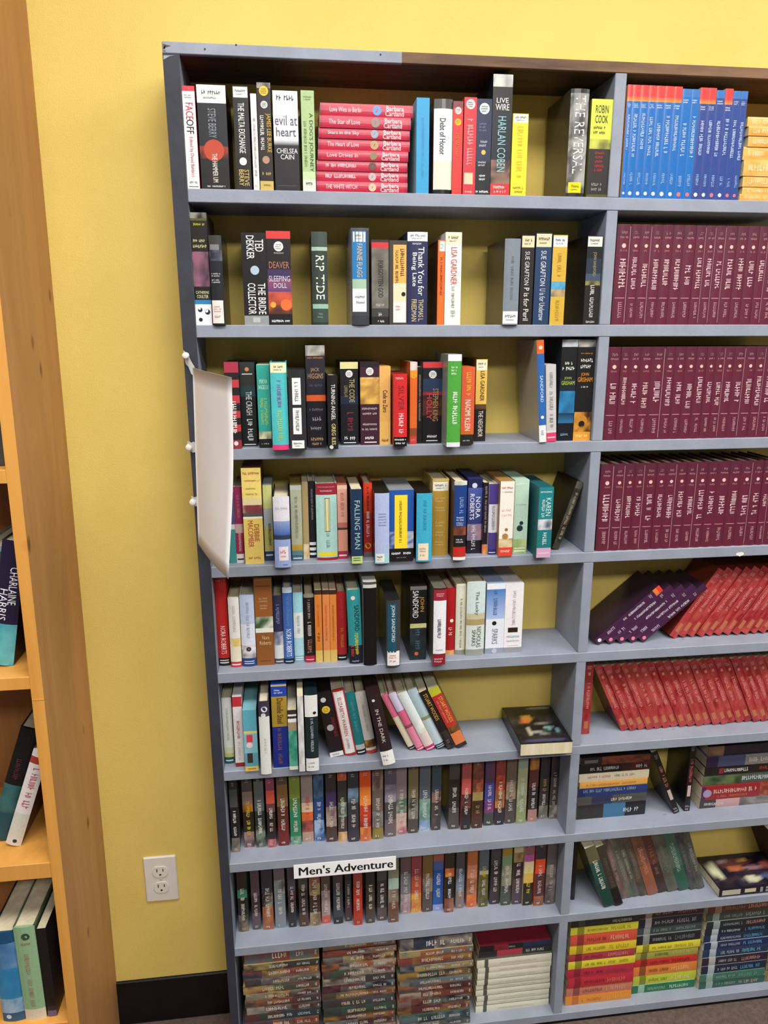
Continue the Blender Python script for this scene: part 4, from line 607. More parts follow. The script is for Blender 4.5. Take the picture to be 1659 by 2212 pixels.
# ---- left bay, shelf 6
zK, zL = Zoom(440, 1450, 480), Zoom(800, 1430, 480)
row6 = [
 (zK, Bk(160, 230, 690, 200, 130, 205, 'hard', '0.1:24504c 0.16:b8b870 0.25:c8ccac 1:d6d8d0', [K(.35, .65, .35, .85, 'a8aca0'), R(.1, .9, .04, .06, 'c8d8d4')], 'cream hardcover with green foot beside panel')),
 (zK, Bk(240, 308, 712, 190, 203, 285, 'box', '0.06:8c2028 0.86:d8d2d0 1:b83038', [T('YOUR', .3, .7, .4, .66, 'b04a50'), K(.35, .65, .1, .36, 'b0a8a8')], 'white book with red cap and foot')),
 (zK, Bk(312, 412, 745, 290, 275, 388, 'box', '0.08:d8b868 0.3:5a98a8 0.62:7cb4c0 0.66:d8c86a 1:5ca4b8', [R(.2, .6, .14, .3, '3a2c28'), R(.2, .65, .48, .6, 'd03a4c'), O(.4, .43, .24, 'e0c8cc'), R(.2, .8, .035, .045, '6a5020')], 'light blue book with yellow foot')),
 (zK, Bk(430, 508, 770, 230, 395, 475, 'hard', '0.8:d6d8d4 1:3a3448', [O(.55, .9, .3, 'd8d8dc'), O(.45, .82, .22, 'd8d8dc'), K(.4, .65, .3, .5, 'a8aaa8')], 'white hardcover with dark violet cap')),
 (zK, Bk(525, 638, 718, 100, 485, 612, 'box', '0.5:1c2c84 0.86:a88a34 0.98:2044a0 1:c8b060', [KH(.2, .85, .89, .95, 'd8dcf0'), T('Danielle Steel', .35, .75, .54, .84, '4a3c14'), T('BITTERSWEET', .3, .6, .2, .48, '7a5a50'), K(.3, .6, .04, .17, '7a5a50')], 'royal blue and gold book')),
 (zK, Bk(642, 705, 735, 290, 625, 695, 'paper', '0.06:d4d8d4 0.66:2c8070~5aa890 0.8:a08c6c 0.86:e4e4e4 0.9:3a302c 0.93:e4e4e4 1:3a302c', [], 'green paperback with striped top')),
 (zK, Bk(715, 758, 748, 185, 700, 742, 'paper', '0.1:c8c8c8 1:dcdcdc~b8b4b4', [], 'thin white paperback')),
 (zK, Bk(768, 862, 745, 180, 745, 845, 'case', '0.17:dfdfde 0.72:18262a 1:e0e0de', [T('CHILD COLLECTORS', .4, .65, .26, .7, 'a8b4b4'), KH(.15, .7, .1, .12, '555555'), KH(.15, .6, .05, .07, '555555'), O(.75, .77, .13, '222222')], 'white case with black middle band')),
 (zK, Bk(945, 1047, 640, 160, 845, 945, 'box', '0.07:e2e2e0 1:1d171a', [O(.4, .73, .3, 'e2c22c'), O(.35, .88, .2, 'c8c8c4'), T('KATHY', .6, .9, .3, .6, '8a2430'), O(.45, .45, .26, 'a8a4a4'), KH(.2, .7, .02, .05, '777777')], 'leaning black book with yellow dot', lean=-9.5)),
 (zK, Bk(1052, 1145, 632, 145, 945, 1045, 'hard', '0.03:a82c2c 0.97:e4e0dc 1:a82c2c', [R(.0, .1, .03, .97, 'b03038'), R(.9, 1., .03, .97, 'b03038'), T('ELIZABETH WARREN', .35, .65, .3, .88, 'a83c40'), K(.35, .6, .1, .26, '9a9a9a')], 'leaning white hardcover with red edges', lean=-9.5)),
 (zK, Bk(1147, 1215, 625, 165, 1050, 1120, 'hard', '0.08:161418 0.16:b8b8b4 1:1f7478', [K(.35, .7, .35, .85, '5aa4a8'), R(.1, .9, .03, .05, 'd8d8d8')], 'leaning teal hardcover with black foot', lean=-9.5)),
 (zK, Bk(1217, 1295, 615, 165, 1110, 1190, 'hard', '0.05:b83c34 0.09:d8d0cc 0.22:4a2c14~b8863c 1:c8c4c0', [K(.4, .65, .35, .8, 'a8a29c')], 'leaning off-white hardcover with brown foot', lean=-9.5)),
 (zK, Bk(1340, 1435, 700, 185, 1230, 1335, 'case', '0.2:e6e6e4 1:2b1c20', [T('IN THE DARK', .35, .62, .32, .8, 'c8c0bc'), KH(.15, .6, .12, .15, '444444'), KH(.15, .5, .06, .09, '444444'), O(.4, .93, .12, 'd8d0cc')], 'leaning dark brown case with white foot', lean=-11.6, y=-.02)),
 (zL, Bk(290, 345, 660, 250, 90, 140, 'hard', '0.06:2a2024 0.6:d8ccb0 1:d86a88', [R(.1, .9, .02, .03, 'd8d8d8')], 'steeply leaning cream and pink hardcover', lean=-25)),
 (zL, Bk(346, 412, 665, 235, 160, 220, 'hard', '0.05:c83a5c 0.4:d88098 0.45:8a4a58 0.7:d06080 1:c8c0d8', [R(.1, .9, .015, .03, 'f0d8e0')], 'steeply leaning pink and lilac hardcover', lean=-25)),
 (zL, Bk(413, 492, 665, 235, 240, 290, 'hard', '0.07:b82c5c 0.3:d8c4c4 0.5:c8ccb0~e0e4e4 1:d4dcdc', [R(.1, .9, .015, .03, 'f0d8e0')], 'steeply leaning white hardcover with magenta foot', lean=-25)),
 (zL, Bk(493, 572, 655, 210, 300, 370, 'hard', '0.08:203038 0.5:b8c8d0 0.55:8a8c60 1:a8c0c8', [R(.1, .9, .02, .03, 'd0d8d8'), R(.1, .9, .05, .06, 'd0d8d8')], 'steeply leaning pale blue hardcover', lean=-25)),
 (zL, Bk(573, 642, 655, 225, 375, 435, 'paper', '0.3:1c181a~3a342e 1:1e1a18', [T('STUART WOODS', .3, .75, .5, .95, 'd8a04c'), KH(.3, .7, .1, .16, '9a8a70')], 'steeply leaning black paperback with gold lettering', lean=-25)),
 (zL, Bk(643, 730, 645, 200, 455, 520, 'paper', '0.06:2a2824 0.25:d87a48 0.36:2c2018~8a5a30 0.88:b8302c 1:b8bc34', [T('STUART WOODS', .5, .85, .42, .84, 'd8b04c'), K(.2, .4, .42, .8, 'd88878')], 'steeply leaning red paperback with lime cap', lean=-25)),
]
shelf_row(6, row6)
# books lying face up, showing their printed front cover
def art_grid(name, x0, x1, y0, y1, z, cols, seed, nx=14, ny=18, patches=()):
    """mottled cover picture on a small grid; patches are (cx, cy, rx, ry, colour) blobs in 0..1"""
    mb = MB(); cs = [lin(c) for c in cols]; ps = [(a, b, rx, ry, lin(c)) for a, b, rx, ry, c in patches]
    def colr(a, b):
        q = vnoise(a*4+seed, b*5+seed*2, seed)*.6+vnoise(a*11, b*13+seed, seed+3)*.4
        k = min(.999, max(0, (q-.2)*1.6))*(len(cs)-1); i = int(k); c = mix(cs[i], cs[min(i+1, len(cs)-1)], k-i)
        for (px, py, rx, ry, pc) in ps:
            d = ((a-px)/rx)**2+((b-py)/ry)**2
            if d < 1: c = mix(c, pc, min(1, (1-d)*2))
        return c
    for i in range(nx):
        for j in range(ny):
            q = [(i/nx, j/ny), ((i+1)/nx, j/ny), ((i+1)/nx, (j+1)/ny), (i/nx, (j+1)/ny)]
            mb.face([(x0+(x1-x0)*a, y0+(y1-y0)*b, z) for a, b in q], [colr(a, b) for a, b in q])
    return mb.mesh(name)
def face_up(name, x0, y0, z0, wx, ly, th, yaw, label, side, cols, seed, patches, foot_front=True, extras=(), bands=None):
    """foot_front: page ends face the room and the spine is on the left; otherwise the spine faces the room"""
    o = empty(name, (x0, y0, z0), (0, 0, yaw))
    c = lin(side); mb = MB(); t = .0007
    if foot_front:
        mb.box(0, t, 0, ly, 0, th, c); mb.box(t, wx, 0, ly, 0, t, c); mb.box(t, wx, 0, ly, th-t, th, c)
        bm = bmesh.new(); bx(bm, t, wx-.0006, .0006, ly-.0006, t, th-t)
    else:
        mb.box(0, wx, 0, t, 0, th, c); mb.box(0, wx, t, ly, 0, t, c); mb.box(0, wx, t, ly, th-t, th, c)
        bm = bmesh.new(); bx(bm, .0006, wx-.0006, t, ly-.0006, t, th-t)
    obj('cover', mb.mesh('cover'), M['gloss'], o); obj('pages', bm, M['page'], o)
    obj('cover_picture', art_grid('cover_picture', .002, wx-.002, .002, ly-.002, th+.00025, cols, seed, patches=patches), M['gloss'], o)
    if extras:
        mb = MB()
        for (a, b, p, q, cc) in extras: mb.face([(a*wx, -.0003, p*th), (b*wx, -.0003, p*th), (b*wx, -.0003, q*th), (a*wx, -.0003, q*th)], lin(cc))
        obj('lettering', mb.mesh('lettering'), M['ink'], o)
    tag(o, label, 'book'); return o
face_up('book', .7490+OX, -.021, ST[5]-.0002, .1085, .148, .0275, -.03, 'dark paperback lying face up alone on the sixth shelf', '151418',
        ['0f0e10', '1a181a', '2c2826', '3a3430'], 41,
        [(.38, .68, .13, .1, 'c08a3a'), (.3, .58, .12, .05, 'c86a30'), (.62, .52, .3, .025, '9a968c'), (.7, .38, .1, .06, '7aa0a0'), (.42, .3, .25, .03, 'a8a49c'), (.55, .2, .18, .03, '8a8880'), (.72, .94, .26, .03, '8a8884'), (.5, .06, .45, .05, '4a4a6a'), (.28, .3, .06, .12, 'b0a890'), (.86, .3, .05, .08, '6a8a90')])

# ---- left bay, shelves 7 and 8: packed mass-market paperbacks
zM, zN = Zoom(460, 1640, 400), Zoom(840, 1620, 420)
G, W = 'c8c8c0', 'dedad4'
small7 = [
 (zM, 175, 245, 835, '0.2:5a5048~8a7c70 0.62:1e1c1c 0.86:4a4c4c 1:2a2626', W, 'charcoal'), (zM, 285, 375, 790, '0.22:4a3034~a08080 0.5:28221c 0.6:c8842c~6a4420 0.78:8a7468 1:4c4440', 'd8b830', 'brown with amber flash'),
 (zM, 390, 475, 790, '0.3:2c3428~7a8478 0.5:24302a 0.9:5a6260 1:2a2c2c', W, 'dark green-grey'), (zM, 495, 570, 790, '0.12:8c3844~c88080 0.5:2a2020 0.62:6a4044 0.8:d85a48 1:8a4458', W, 'coral and plum'),
 (zM, 590, 685, 775, '0.3:6c2422 0.55:5a2c20 0.85:86603c 1:5a4838', 'e0d8cc', 'rust and tan'), (zM, 700, 795, 765, '0.12:2a6a4c~9ac0a8 0.5:2c7a54 0.65:4a7a3c 1:7c8c3c', 'd8e0d4', 'olive and emerald'),
 (zM, 803, 905, 740, '0.14:b09080 0.3:5c3a38~a85a50 0.42:d0682c 0.55:d8c0a0 1:9a8c84', 'c84a44', 'beige with orange band'), (zM, 912, 1000, 735, '0.3:3a5c94~9ab4d4 0.6:2c4c84 1:203c60~5a7c9c', 'c8d0dc', 'cobalt blue'),
 (zM, 1020, 1112, 740, '0.22:4c3830 0.5:7a6064~b09a90 0.7:443458 1:3a3034', 'd0c4bc', 'violet and brown'), (zM, 1125, 1205, 738, '0.14:a87844~d8b080 0.35:4a3c34 0.55:4c5048~a8b8b0 0.85:3c3834 1:b85a3c', 'c8c8b0', 'grey with orange head'),
 (zM, 1215, 1310, 740, '0.3:3c3440 0.55:38383e 0.75:7c9cb0~44505c 1:34363c', 'd0c8bc', 'slate with sky patch'), (zM, 1320, 1418, 735, '0.2:d88c3c~c05a30 0.5:7a2424~c04028 0.75:e88c34>d87030 1:d8501f', 'e0c8b0', 'vivid orange'),
 (zM, 1430, 1525, 715, '0.18:8c7c3c~5a4c34 0.4:4c4a5c~8a8078 0.7:6a5c54 1:5a4c44~9a7c70', 'c8c4b4', 'taupe'), (zM, 1540, 1640, 695, '0.25:6c5c60 0.5:4c4648 0.75:a098a0~6c6470 1:5a5460', 'e4e0dc', 'mauve grey'),
 (zN, 62, 150, 720, '0.3:c8b0a0~a8606c 0.5:4c6c5c~a8a098 1:8a7c80', 'd0c8c0', 'dusty pink'), (zN, 165, 248, 710, '0.2:4c463c 0.5:3c3830~8c867c 0.9:7a6c50 1:5c5448', 'ccc8b8', 'khaki brown'),
 (zN, 258, 350, 690, '0.15:6480b0~a8b8d0 0.45:5c7c70~8ca8a0 1:5c646c', 'c8d4d4', 'steel blue with lilac foot'), (zN, 365, 440, 685, '0.4:544c48~3c3638 0.55:c09484~1c1a1c 1:3c4c58', 'd8ccc4', 'dark blue with peach patch'),
 (zN, 508, 595, 675, '0.3:4c4844 0.7:2c2a2a 1:444442', 'd0d0cc', 'charcoal, standing just after the gap'), (zN, 615, 692, 680, '0.3:2c2428 0.5:7c4c48~3a2c2c 0.72:d0605c 1:a05050', 'e0d0c8', 'rose red'),
 (zN, 708, 795, 668, '0.25:4c2c20 0.4:3c2c24 0.52:a08c58 0.7:b85038~5c3c34 1:8c4c3c~4c3430', 'a8884c', 'brick and ochre'), (zN, 810, 890, 645, '0.18:3c4440 0.35:5a3c7c~9c3c5c 0.6:4c4c94 1:643c40~4c3c6c', 'd8d0dc', 'purple and crimson'),
 (zN, 900, 978, 640, '0.25:2c2830 0.5:6c4a34~c07c4c 0.72:d0583c~7c3c34 1:8c3c38', 'f0d8b8', 'red-orange and black'), (zN, 990, 1072, 628, '0.35:4c4440 0.6:b0947c~5c544c 1:6c5c4c', 'c8c4c0', 'brown with tan band'),
 (zN, 1085, 1165, 628, '0.25:8c9468 0.5:7c8868~b8bc94 0.8:a8ac84 1:8c9c8c', 'ccd0c0', 'sage green'), (zN, 1182, 1258, 612, '0.18:a87c70 0.5:34282a 0.75:5c3434 1:b07c3c~7c3c38', 'e0dcd8', 'dark with rust and gold head'),
 (zN, 1275, 1350, 590, '0.2:9a9080~6c665c 0.6:3c3634 1:302c30', 'b8a06c', 'black-brown with tan lettering'), (zN, 1365, 1440, 588, '0.2:a89c90~5c544c 0.6:443c38 1:342c2c', 'b0a898', 'brown-black nearest the divider'),
]
zO, zP = Zoom(480, 1820, 400), Zoom(840, 1800, 420)
small8 = [
 (zO, 155, 240, 800, '0.25:3c3430~8c7c68 0.5:2c2422 0.62:3c8464 1:342824', W, 'black with green flash'), (zO, 275, 350, 780, '0.25:5c4c54 0.5:3c3034 1:5c444c', W, 'plum grey'),
 (zO, 370, 465, 780, '0.35:b87448~8c5438 0.55:8c847c~2c2426 1:38363c', 'c8c4b8', 'black with copper foot'), (zO, 480, 575, 765, '0.5:7c848c 0.7:5c5454~a0a8a8 1:6c6068', W, 'silver grey'),
 (zO, 600, 668, 758, '0.3:2c2c32 0.55:3c2c34~5c3440 1:54505c', W, 'slate violet'), (zO, 695, 775, 752, '0.2:4c3c30 0.55:342c2c 1:4c4a40', W, 'dark olive'),
 (zO, 790, 885, 745, '0.2:a8906c~6c5844 0.45:3c3028 0.62:b89c6c~6c5c3c 1:8c5848', 'd8d0c0', 'brown with straw band'), (zO, 895, 972, 725, '0.12:c0584c 0.5:8c7c78~a89894 1:5c4c44', 'd8c8c8', 'grey with red foot'),
 (zO, 1000, 1085, 728, '0.1:2c2c2c 0.5:3c4044 1:4c3c3c', 'd0d0cc', 'charcoal with slanted foot mark'), (zO, 1105, 1162, 705, '0.3:4c3438 0.62:3c3c38 1:343030', 'c0bcac', 'narrow dark brown'),
 (zO, 1180, 1258, 740, '0.6:c03c28~9c3424 1:a04438', 'f0d0c0', 'scarlet'), (zO, 1290, 1368, 722, '0.25:4c4038 0.55:2c2826~4c3c30 0.85:342c28 1:6c4038', 'e0dccc', 'black-brown with wide pale title'),
 (zO, 1390, 1475, 700, '0.2:5c4c4c 0.6:3c3434 1:4c4c44', 'e0dcd4', 'dark grey with tidy white title'), (zO, 1490, 1580, 715, '0.3:6c4c3c 0.5:5c4438~8c7c6c 0.66:a0bcac 1:7c7c64', 'c8bcac', 'brown with mint patch'),
 (zP, 100, 185, 690, '0.3:b8a0a0~8c6c74 0.6:7c747c 1:6c5458', 'dcd8d8', 'dusty mauve'), (zP, 190, 275, 675, '0.3:dca83c~c0703c 0.55:b8543c 1:94444c', 'd8b0a0', 'red fading to golden foot'),
 (zP, 285, 370, 670, '0.3:544844 0.5:8c8078~5c4c44 1:7c6038', 'd8d4cc', 'bronze brown'), (zP, 375, 460, 662, '0.1:8c9ccc 0.62:2454a0 0.75:4c64a0 1:a05c4c', 'd8dcec', 'bright blue'),
 (zP, 475, 550, 675, '0.22:9c6450~6c3c34 0.55:28242a 0.68:c05c2c~d89048 1:38302e', W, 'black with orange sunset band'), (zP, 568, 638, 640, '0.25:84706c 0.6:7c8ca0~4c4c54 1:4c4c50', 'd0d4dc', 'smoke grey and blue'),
 (zP, 662, 745, 630, '0.2:d87840~c05c34 0.45:8c4c38~c88c64 0.65:d88c6c 1:b86c3c', 'd8c8b8', 'copper orange'), (zP, 765, 840, 628, '0.5:4c4824~6c6430 0.56:b8b49c 1:5c6874', 'd0bc30', 'blue-grey over olive'),
 (zP, 860, 940, 605, '0.6:3c3034 1:4c444c', 'e0dce0', 'aubergine'), (zP, 955, 1035, 615, '0.3:4c544c~3c3a38 0.6:7c7868~a8a488 0.75:7c9c74 1:a08438', 'd0d0c4', 'khaki with green and gold head'),
 (zP, 1050, 1130, 605, '0.4:50404c 0.65:3c2c30 0.8:a89868~8c5c44 1:b8b08c', 'e4dce4', 'plum with buff head'), (zP, 1140, 1220, 615, '0.35:2c2420 0.5:d8b05c 0.68:d8c89c 0.78:b85c9c 1:8c5860', 'd8c830', 'black with yellow and magenta head'),
 (zP, 1235, 1315, 618, '0.15:b87850~7c4c38 0.5:543438 0.72:d0502c 1:38363c', 'd8b8b8', 'dark with red-orange disc'), (zP, 1330, 1410, 605, '0.3:7c706c~4c4444 0.6:8c8078~5c504c 1:5c5450', 'b8b0ac', 'ash brown nearest the divider'),
]
def paper_row(row, data, where):
    ms = []
    for i, (z, a, b, vb, bands, tc, desc) in enumerate(data):
        m = measure(row, z, (a, b, vb, None, 0, 0)); m.update(bands=bands, tc=tc, desc=desc); ms.append(m)
    settle(ms, XI, XDL)
    for i, m in enumerate(ms):
        r = random.Random(row*100+i); t1 = r.uniform(.55, .68); tm = r.uniform(.36, .44)
        ex = [K(.3, .74, tm+.02, t1, m['tc']), K(.3, .72, r.uniform(.17, .22), tm-.02, m['tc'] if r.random() > .5 else 'd0ccc4'), KH(.3, .7, .03, .065, 'd8d4cc'), KH(.32, .68, .9, .95, 'b8b4ac')]
        put(m, row, 'paperback_book', 'paper', m['bands'], ex, None, 'gloss', .106, f"{m['desc']} paperback in the packed row {where}", f'packed paperbacks {where}', hdef=r.uniform(.168, .175))
paper_row(7, small7, "above the lettered sign")
paper_row(8, small8, "below the lettered sign")

# ---- left bay, bottom shelf: three piles of mixed paperbacks and one pile of white ones
def mixed(seed):
    r = random.Random(seed); pal = ['7c4438', '34403e', '94703c', '3c3634', '5c3034', '2c3848', '7c7668', '8c5434', '34503f', 'a08a58', '4a444c', '9c9084', '4c2828', '6c6c68', '262426', '7c3a38', '5c6a70']
    def one():
        p = r.sample(pal, 3); k = r.uniform(.3, .6); k2 = k+r.uniform(.15, .3)
        return f"{k:.2f}:{p[0]}~{p[1]} {k2:.2f}:{p[2]}~{p[1]} 1:{p[0]}~{p[2]}", [K(.28, .75, r.uniform(.35, .45), r.uniform(.62, .75), r.choice(['d8d4cc', 'ccc8b8', 'd8c0a8'])), K(.3, .7, .12, .3, 'c8c4bc'), KH(.3, .7, .02, .05, 'd8d4cc')]
    return one
def mixed_specs(seed, names):
    g = mixed(seed); return [(*g(), nm) for nm in names]
cn = ['rust and grey', 'tan and black', 'grey-green', 'umber', 'olive mottled', 'red-brown', 'ash grey', 'orange-brown', 'charcoal', 'sandy', 'slate', 'dark teal', 'wine', 'buff', 'bronze']
zQ = Zoom(490, 1990, 380); zR = Zoom(840, 1980, 380)
def pile(row, px, y, z0, z1, n, specs, where, d=None, jit=.003, th=None):
    """pile of n lying paperbacks between two pixel columns at shelf level"""
    d = d or min(.106, WY-y-.008); xl, xr = px; h = (z1-z0)/n; r = random.Random(len(where)*31+n); z = z0
    for i in range(n):
        t = h*r.uniform(.82, 1.18) if i < n-1 else z1-z
        if i < n-1: t = min(t, (z1-z)-(n-1-i)*h*.8)
        bands, ex, desc = specs[i]
        lying('paperback_book', xl+r.uniform(-jit, jit), xr+r.uniform(-jit, jit), y+r.uniform(0, jit*1.5), z+.0001, z+t, 'paper', bands, ex, f'{desc} paperback, {ORD[i+1]} from bottom of {where}', d=d)
        z += t
def xz(z, u, v, y): p = atY(*z(u, v), y); return p[0]
yq = .008
xa = [atY(527, 2130, yq)[0], atY(693, 2115, yq)[0], atY(858, 2095, yq)[0], atY(1022, 2080, yq)[0]]
xa[0] = max(xa[0], XI+.004)
top9 = SB[7]-.004
pile(9, (xa[0], xa[1]-.0035), yq, ST[8]-.0002, top9, 12, mixed_specs(3, cn[:12]), 'pile beside the dark side panel')
pile(9, (xa[1]+.0035, xa[2]-.0035), yq, ST[8]-.0002, top9-.002, 13, mixed_specs(8, (cn[3:]+cn[:3])[:13]), 'second pile from dark side panel')
pile(9, (xa[2]+.0035, xa[3]-.0035), yq-.006, ST[8]-.0002, top9-.004, 12, mixed_specs(21, (cn[7:]+cn[:7])[:12]), 'third pile from dark side panel')
wh = [('0.85:d8d4c0 0.9:55564c 1:dcd8c6', [K(.3, .6, .2, .7, 'c4c0ac')], f'cream white') for _ in range(9)]
xd0, xd1 = atY(1028, 2182, .026)[0], atY(1184, 2168, .026)[0]
zw = atY(*zR(1200, 375), .026)[2]
pile(9, (max(xd0, xa[3]+.0035), min(xd1, XDL-.004)),   .024, ST[8]-.0002, zw, 9, wh, 'white pile next to divider', jit=.002)
pile(9, (max(xd0, xa[3]+.0035)+.002, min(xd1, XDL-.004)), .026, zw, zw+.034, 2, [('0.4:2c2c34 0.75:a83c44 1:2c2a2c', [K(.3, .7, .1, .35, 'c8c8c4')], 'black and red'), ('0.4:24304c 0.6:1c1c24 0.8:7c2434 1:1c1a1c', [K(.3, .7, .5, .6, '9a9a98')], 'dark navy')], 'dark pair topping the white pile')

# ---- right bay
XR0, XR1 = XDR, XE
zS = Zoom(1280, 120, 379)
bl = [262, 310, 384, 458, 530, 606, 690, 766, 850, 930, 1008, 1080, 1160, 1234, 1304, 1368]
ms = []
for i in range(15):
    m = measure(1, zS, (bl[i], bl[i+1], 1350, None, 0, 0), .003); m['i'] = i; ms.append(m)
settle(ms, XR0, XR1)
for m in ms:
    i = m['i']; red = i < 7 or i in (9, 10, 12); body = '2468b0' if i < 9 else '34488a'; pink = i in (7, 8, 11, 13, 14)
    r = random.Random(i); a = r.uniform(.36, .44); b = r.uniform(.68, .76)
    ex = [KH(.15, .85, .8 if red else .87, .84 if red else .91, 'd8e0f0'), K(.3, .78, a, b, 'b8c8e8'), K(.3, .72, .12, .23, '8cacd8'), ('O', .5, .045, .22, 'e06a70' if pink else 'e8ecf4')]
    bands = f'0.86:{body} 0.9:d88c3c>d0503c 1:c8403c' if red else f'0.93:{body} 1:3c70b0'
    lab = 'blue paperback with orange-red cap' if i < 7 else 'light blue paperback with pink foot mark' if i < 9 else 'indigo paperback with orange-red cap' if red else 'indigo paperback with pink foot mark'
    put(m, 1, 'paperback_book', 'paper', bands, ex, None, 'gloss', .105, f'{lab}, {ORD[i+1]} from divider in the blue row', 'blue series on the top shelf', hdef=.176+(.001 if red else -.002))
yo = .004; xo = atY(*zS(1385, 1370), yo)[0]
# pile of orange paperbacks beyond the blue row
olv = [1380, 1312, 1240, 1140, 985, 860, 757, 668, 575]
for i in range(8):
    z0 = ST[0] if i == 0 else atY(*zS(1530, olv[i]), yo)[2]; z1 = atY(*zS(1530, olv[i+1]), yo)[2]
    if i in (2, 3): z1 = z1-.0002
    lying('paperback_book', max(xo, ms[-1]['xr']+.003)+.002*((i*3) % 4), xo+.182, yo+.0015*((i*5) % 3), z0+.0001, z1, 'paper', '1:d89a44~e4b468', [K(.25, .75, .6, .95, 'f0d8a8'), K(.25, .75, .2, .5, 'f0d8a8')], f'orange paperback, {ORD[i+1]} from bottom of the orange pile', 'orange paperbacks piled on top shelf')
maroon_rows = {2: (Zoom(1280, 440, 379), 1135, [180, 308, 398, 500, 598, 700, 800, 908, 1000, 1090, 1185, 1290, 1390, 1490, 1580, 1680, 1780], 225),
               3: (Zoom(1260, 720, 399), 925, [178, 292, 372, 468, 566, 680, 770, 862, 955, 1045, 1125, 1205, 1290, 1385, 1478, 1562, 1650, 1745], 125),
               4: (Zoom(1240, 960, 419), 860, [190, 303, 395, 478, 560, 660, 740, 828, 915, 1000, 1090, 1175, 1275, 1370, 1465, 1555, 1620, 1700], 150)}
for row, (z, vb, bs, vt) in maroon_rows.items():
    ms = []
    for i in range(len(bs)-1):
        m = measure(row, z, (bs[i], bs[i+1], vb-(bs[i]-180)*(.035 if row == 4 else .012 if row == 3 else 0), None, 0, 0), .004); m['i'] = i; ms.append(m)
    settle(ms, XR0, XR1)
    for m in ms:
        r = random.Random(row*50+m['i']); pal = r.random() < .3
        ex = [KH(.3, .7, .9, .935, '9a7478'), KH(.2, .8, .86, .885, 'b07c84'), O(.5, .79, .15, 'd8b4a8'), KH(.25, .75, .73, .755, 'a87078'), K(.25, .78, r.uniform(.33, .4), r.uniform(.6, .68), 'd4b4b8'), R(.12, .82, .27, .276, 'c89098'), K(.35, .68, .07, .23, 'b88890')]
        if pal: ex.append(R(.9, .985, .02, .98, '9a7078'))
        put(m, row, 'series_book', 'hard', '0.86:5e1f33 1:552033', ex, '551c2e', 'cover', .112, f"maroon hardcover, {ORD[m['i']+1]} from divider in the {SHELF[row-1]}'s matching maroon set", f'maroon set on the {SHELF[row-1]}', hdef=.171)  # darker spine heads: shadow of the shelf above put into the colour

# right bay, shelf 5: five purple books at a steep slant, red paperbacks slanting behind them
zU = Zoom(1230, 1190, 429)
th = math.radians(49)
pb = [(200, 690), (235, 752), (360, 748), (458, 748), (575, 752)]
base = [atZ(*zU(u, v), ST[4]) for u, v in pb]
wP = .0158; sp_ = wP/math.cos(th)
x0p = atY(*zU(178, 770), .03)[0]
for i in range(5):
    xc = x0p+sp_*(i+.5)
    ex = [R(.3, .68, .6, .9, 'd8d0dc') if False else K(.3, .7, .42, .74, 'dcd4e0'), K(.25, .75, .16, .28, 'c0b0c8'), O(.5, .05, .26, 'e07a8c' if i else 'd8d4dc'), KH(.2, .8, .82, .86, 'c8c0d0')]
    bands = '0.9:43203f 0.95:d87a34 1:d8402c' if i == 0 else '1:43203f'
    o = build_book('paperback_book', wP, .172, .095, 'paper', bands, ex, '2c1a2c', 'gloss', (xc, .03, ST[4]+wP/2*math.sin(th)-.0002), (0, th, 0))
    tag(o, 'slanting purple paperback with orange-red cap' if i == 0 else f'plain purple slanting paperback, {ORD[i]} after the orange-capped one', 'book', 'purple slanted paperbacks on fifth shelf')
th2 = math.radians(33)
xs0 = atZ(*zU(800, 722), ST[4]); wR = .0168; sp2 = wR/math.cos(th2)
# the red row leans on the far side; its first book starts clear of the purple ones
xr_start = x0p+sp_*5+.172*math.sin(th)*0+.012
RED = ['961f26', '9c282a', '8c1b22', '962c2c']
n5 = 0; x = atY(*zU(770, 720), .02)[0]
p_end = x0p+sp_*5                       # foot of the last purple book
x = p_end+.0527
while x+sp2+.172*math.sin(th2) < XE-.001 and n5 < 29:
    r = random.Random(700+n5)
    ex = [K(.3, .75, .35, .7, 'd08880'), R(.25, .75, .08, .2, 'ae6648'), KH(.2, .8, .88, .93, 'd8a8a0'), KH(.2, .8, .8, .83, 'd89890')]
    yy = .04+r.uniform(0, .003)
    m = dict(xl=x, xr=x+sp2-.0003, y=yy, h=.172, lean=th2)
    w_ = (m['xr']-m['xl'])*math.cos(th2)
    put(m, 5, 'paperback_book', 'paper', f"1:{r.choice(RED)}~b04644", ex, '6a2420', 'gloss', .09, f'red leaning paperback, {ORD[n5+1]} after the purple ones on the fifth shelf', 'red series on the fifth shelf')
    x += sp2; n5 += 1
# right bay, shelf 6: red paperbacks, the first upright against the divider, the rest leaning the other way
zV = Zoom(1220, 1400, 439)
def redex(): return [K(.3, .75, .35, .7, 'd08880'), R(.25, .75, .08, .18, 'ae6a48'), KH(.2, .8, .88, .93, 'd8a8a0'), R(.35, .65, .8, .84, 'd8806a')]
m = measure(6, zV, (135, 215, 690, None, 0, 0), .042); m['xr'] = m['xl']+.0178
put(m, 6, 'paperback_book', 'paper', '1:8c2028~a03c3c', redex(), '6a2420', 'gloss', .105, 'red paperback standing upright against the divider on sixth shelf', hdef=.171)
th3 = math.radians(-25.2); x = atZ(*zV(442, 660), ST[5])[0]
sp3 = .0172/math.cos(th3); n6 = 0
while x < XR0+.55 and n6 < 24:
    r = random.Random(800+n6)
    m = dict(xl=x, xr=x+sp3-.0003, y=.04+r.uniform(0, .004), h=.171, lean=th3)
    put(m, 6, 'paperback_book', 'paper', f"1:{r.choice(RED)}~b04844", redex(), '6a2420', 'gloss', .105, f'red slanting paperback, {ORD[n6+1]} after the upright red one on sixth shelf', 'red series on the sixth shelf')
    x += sp3; n6 += 1

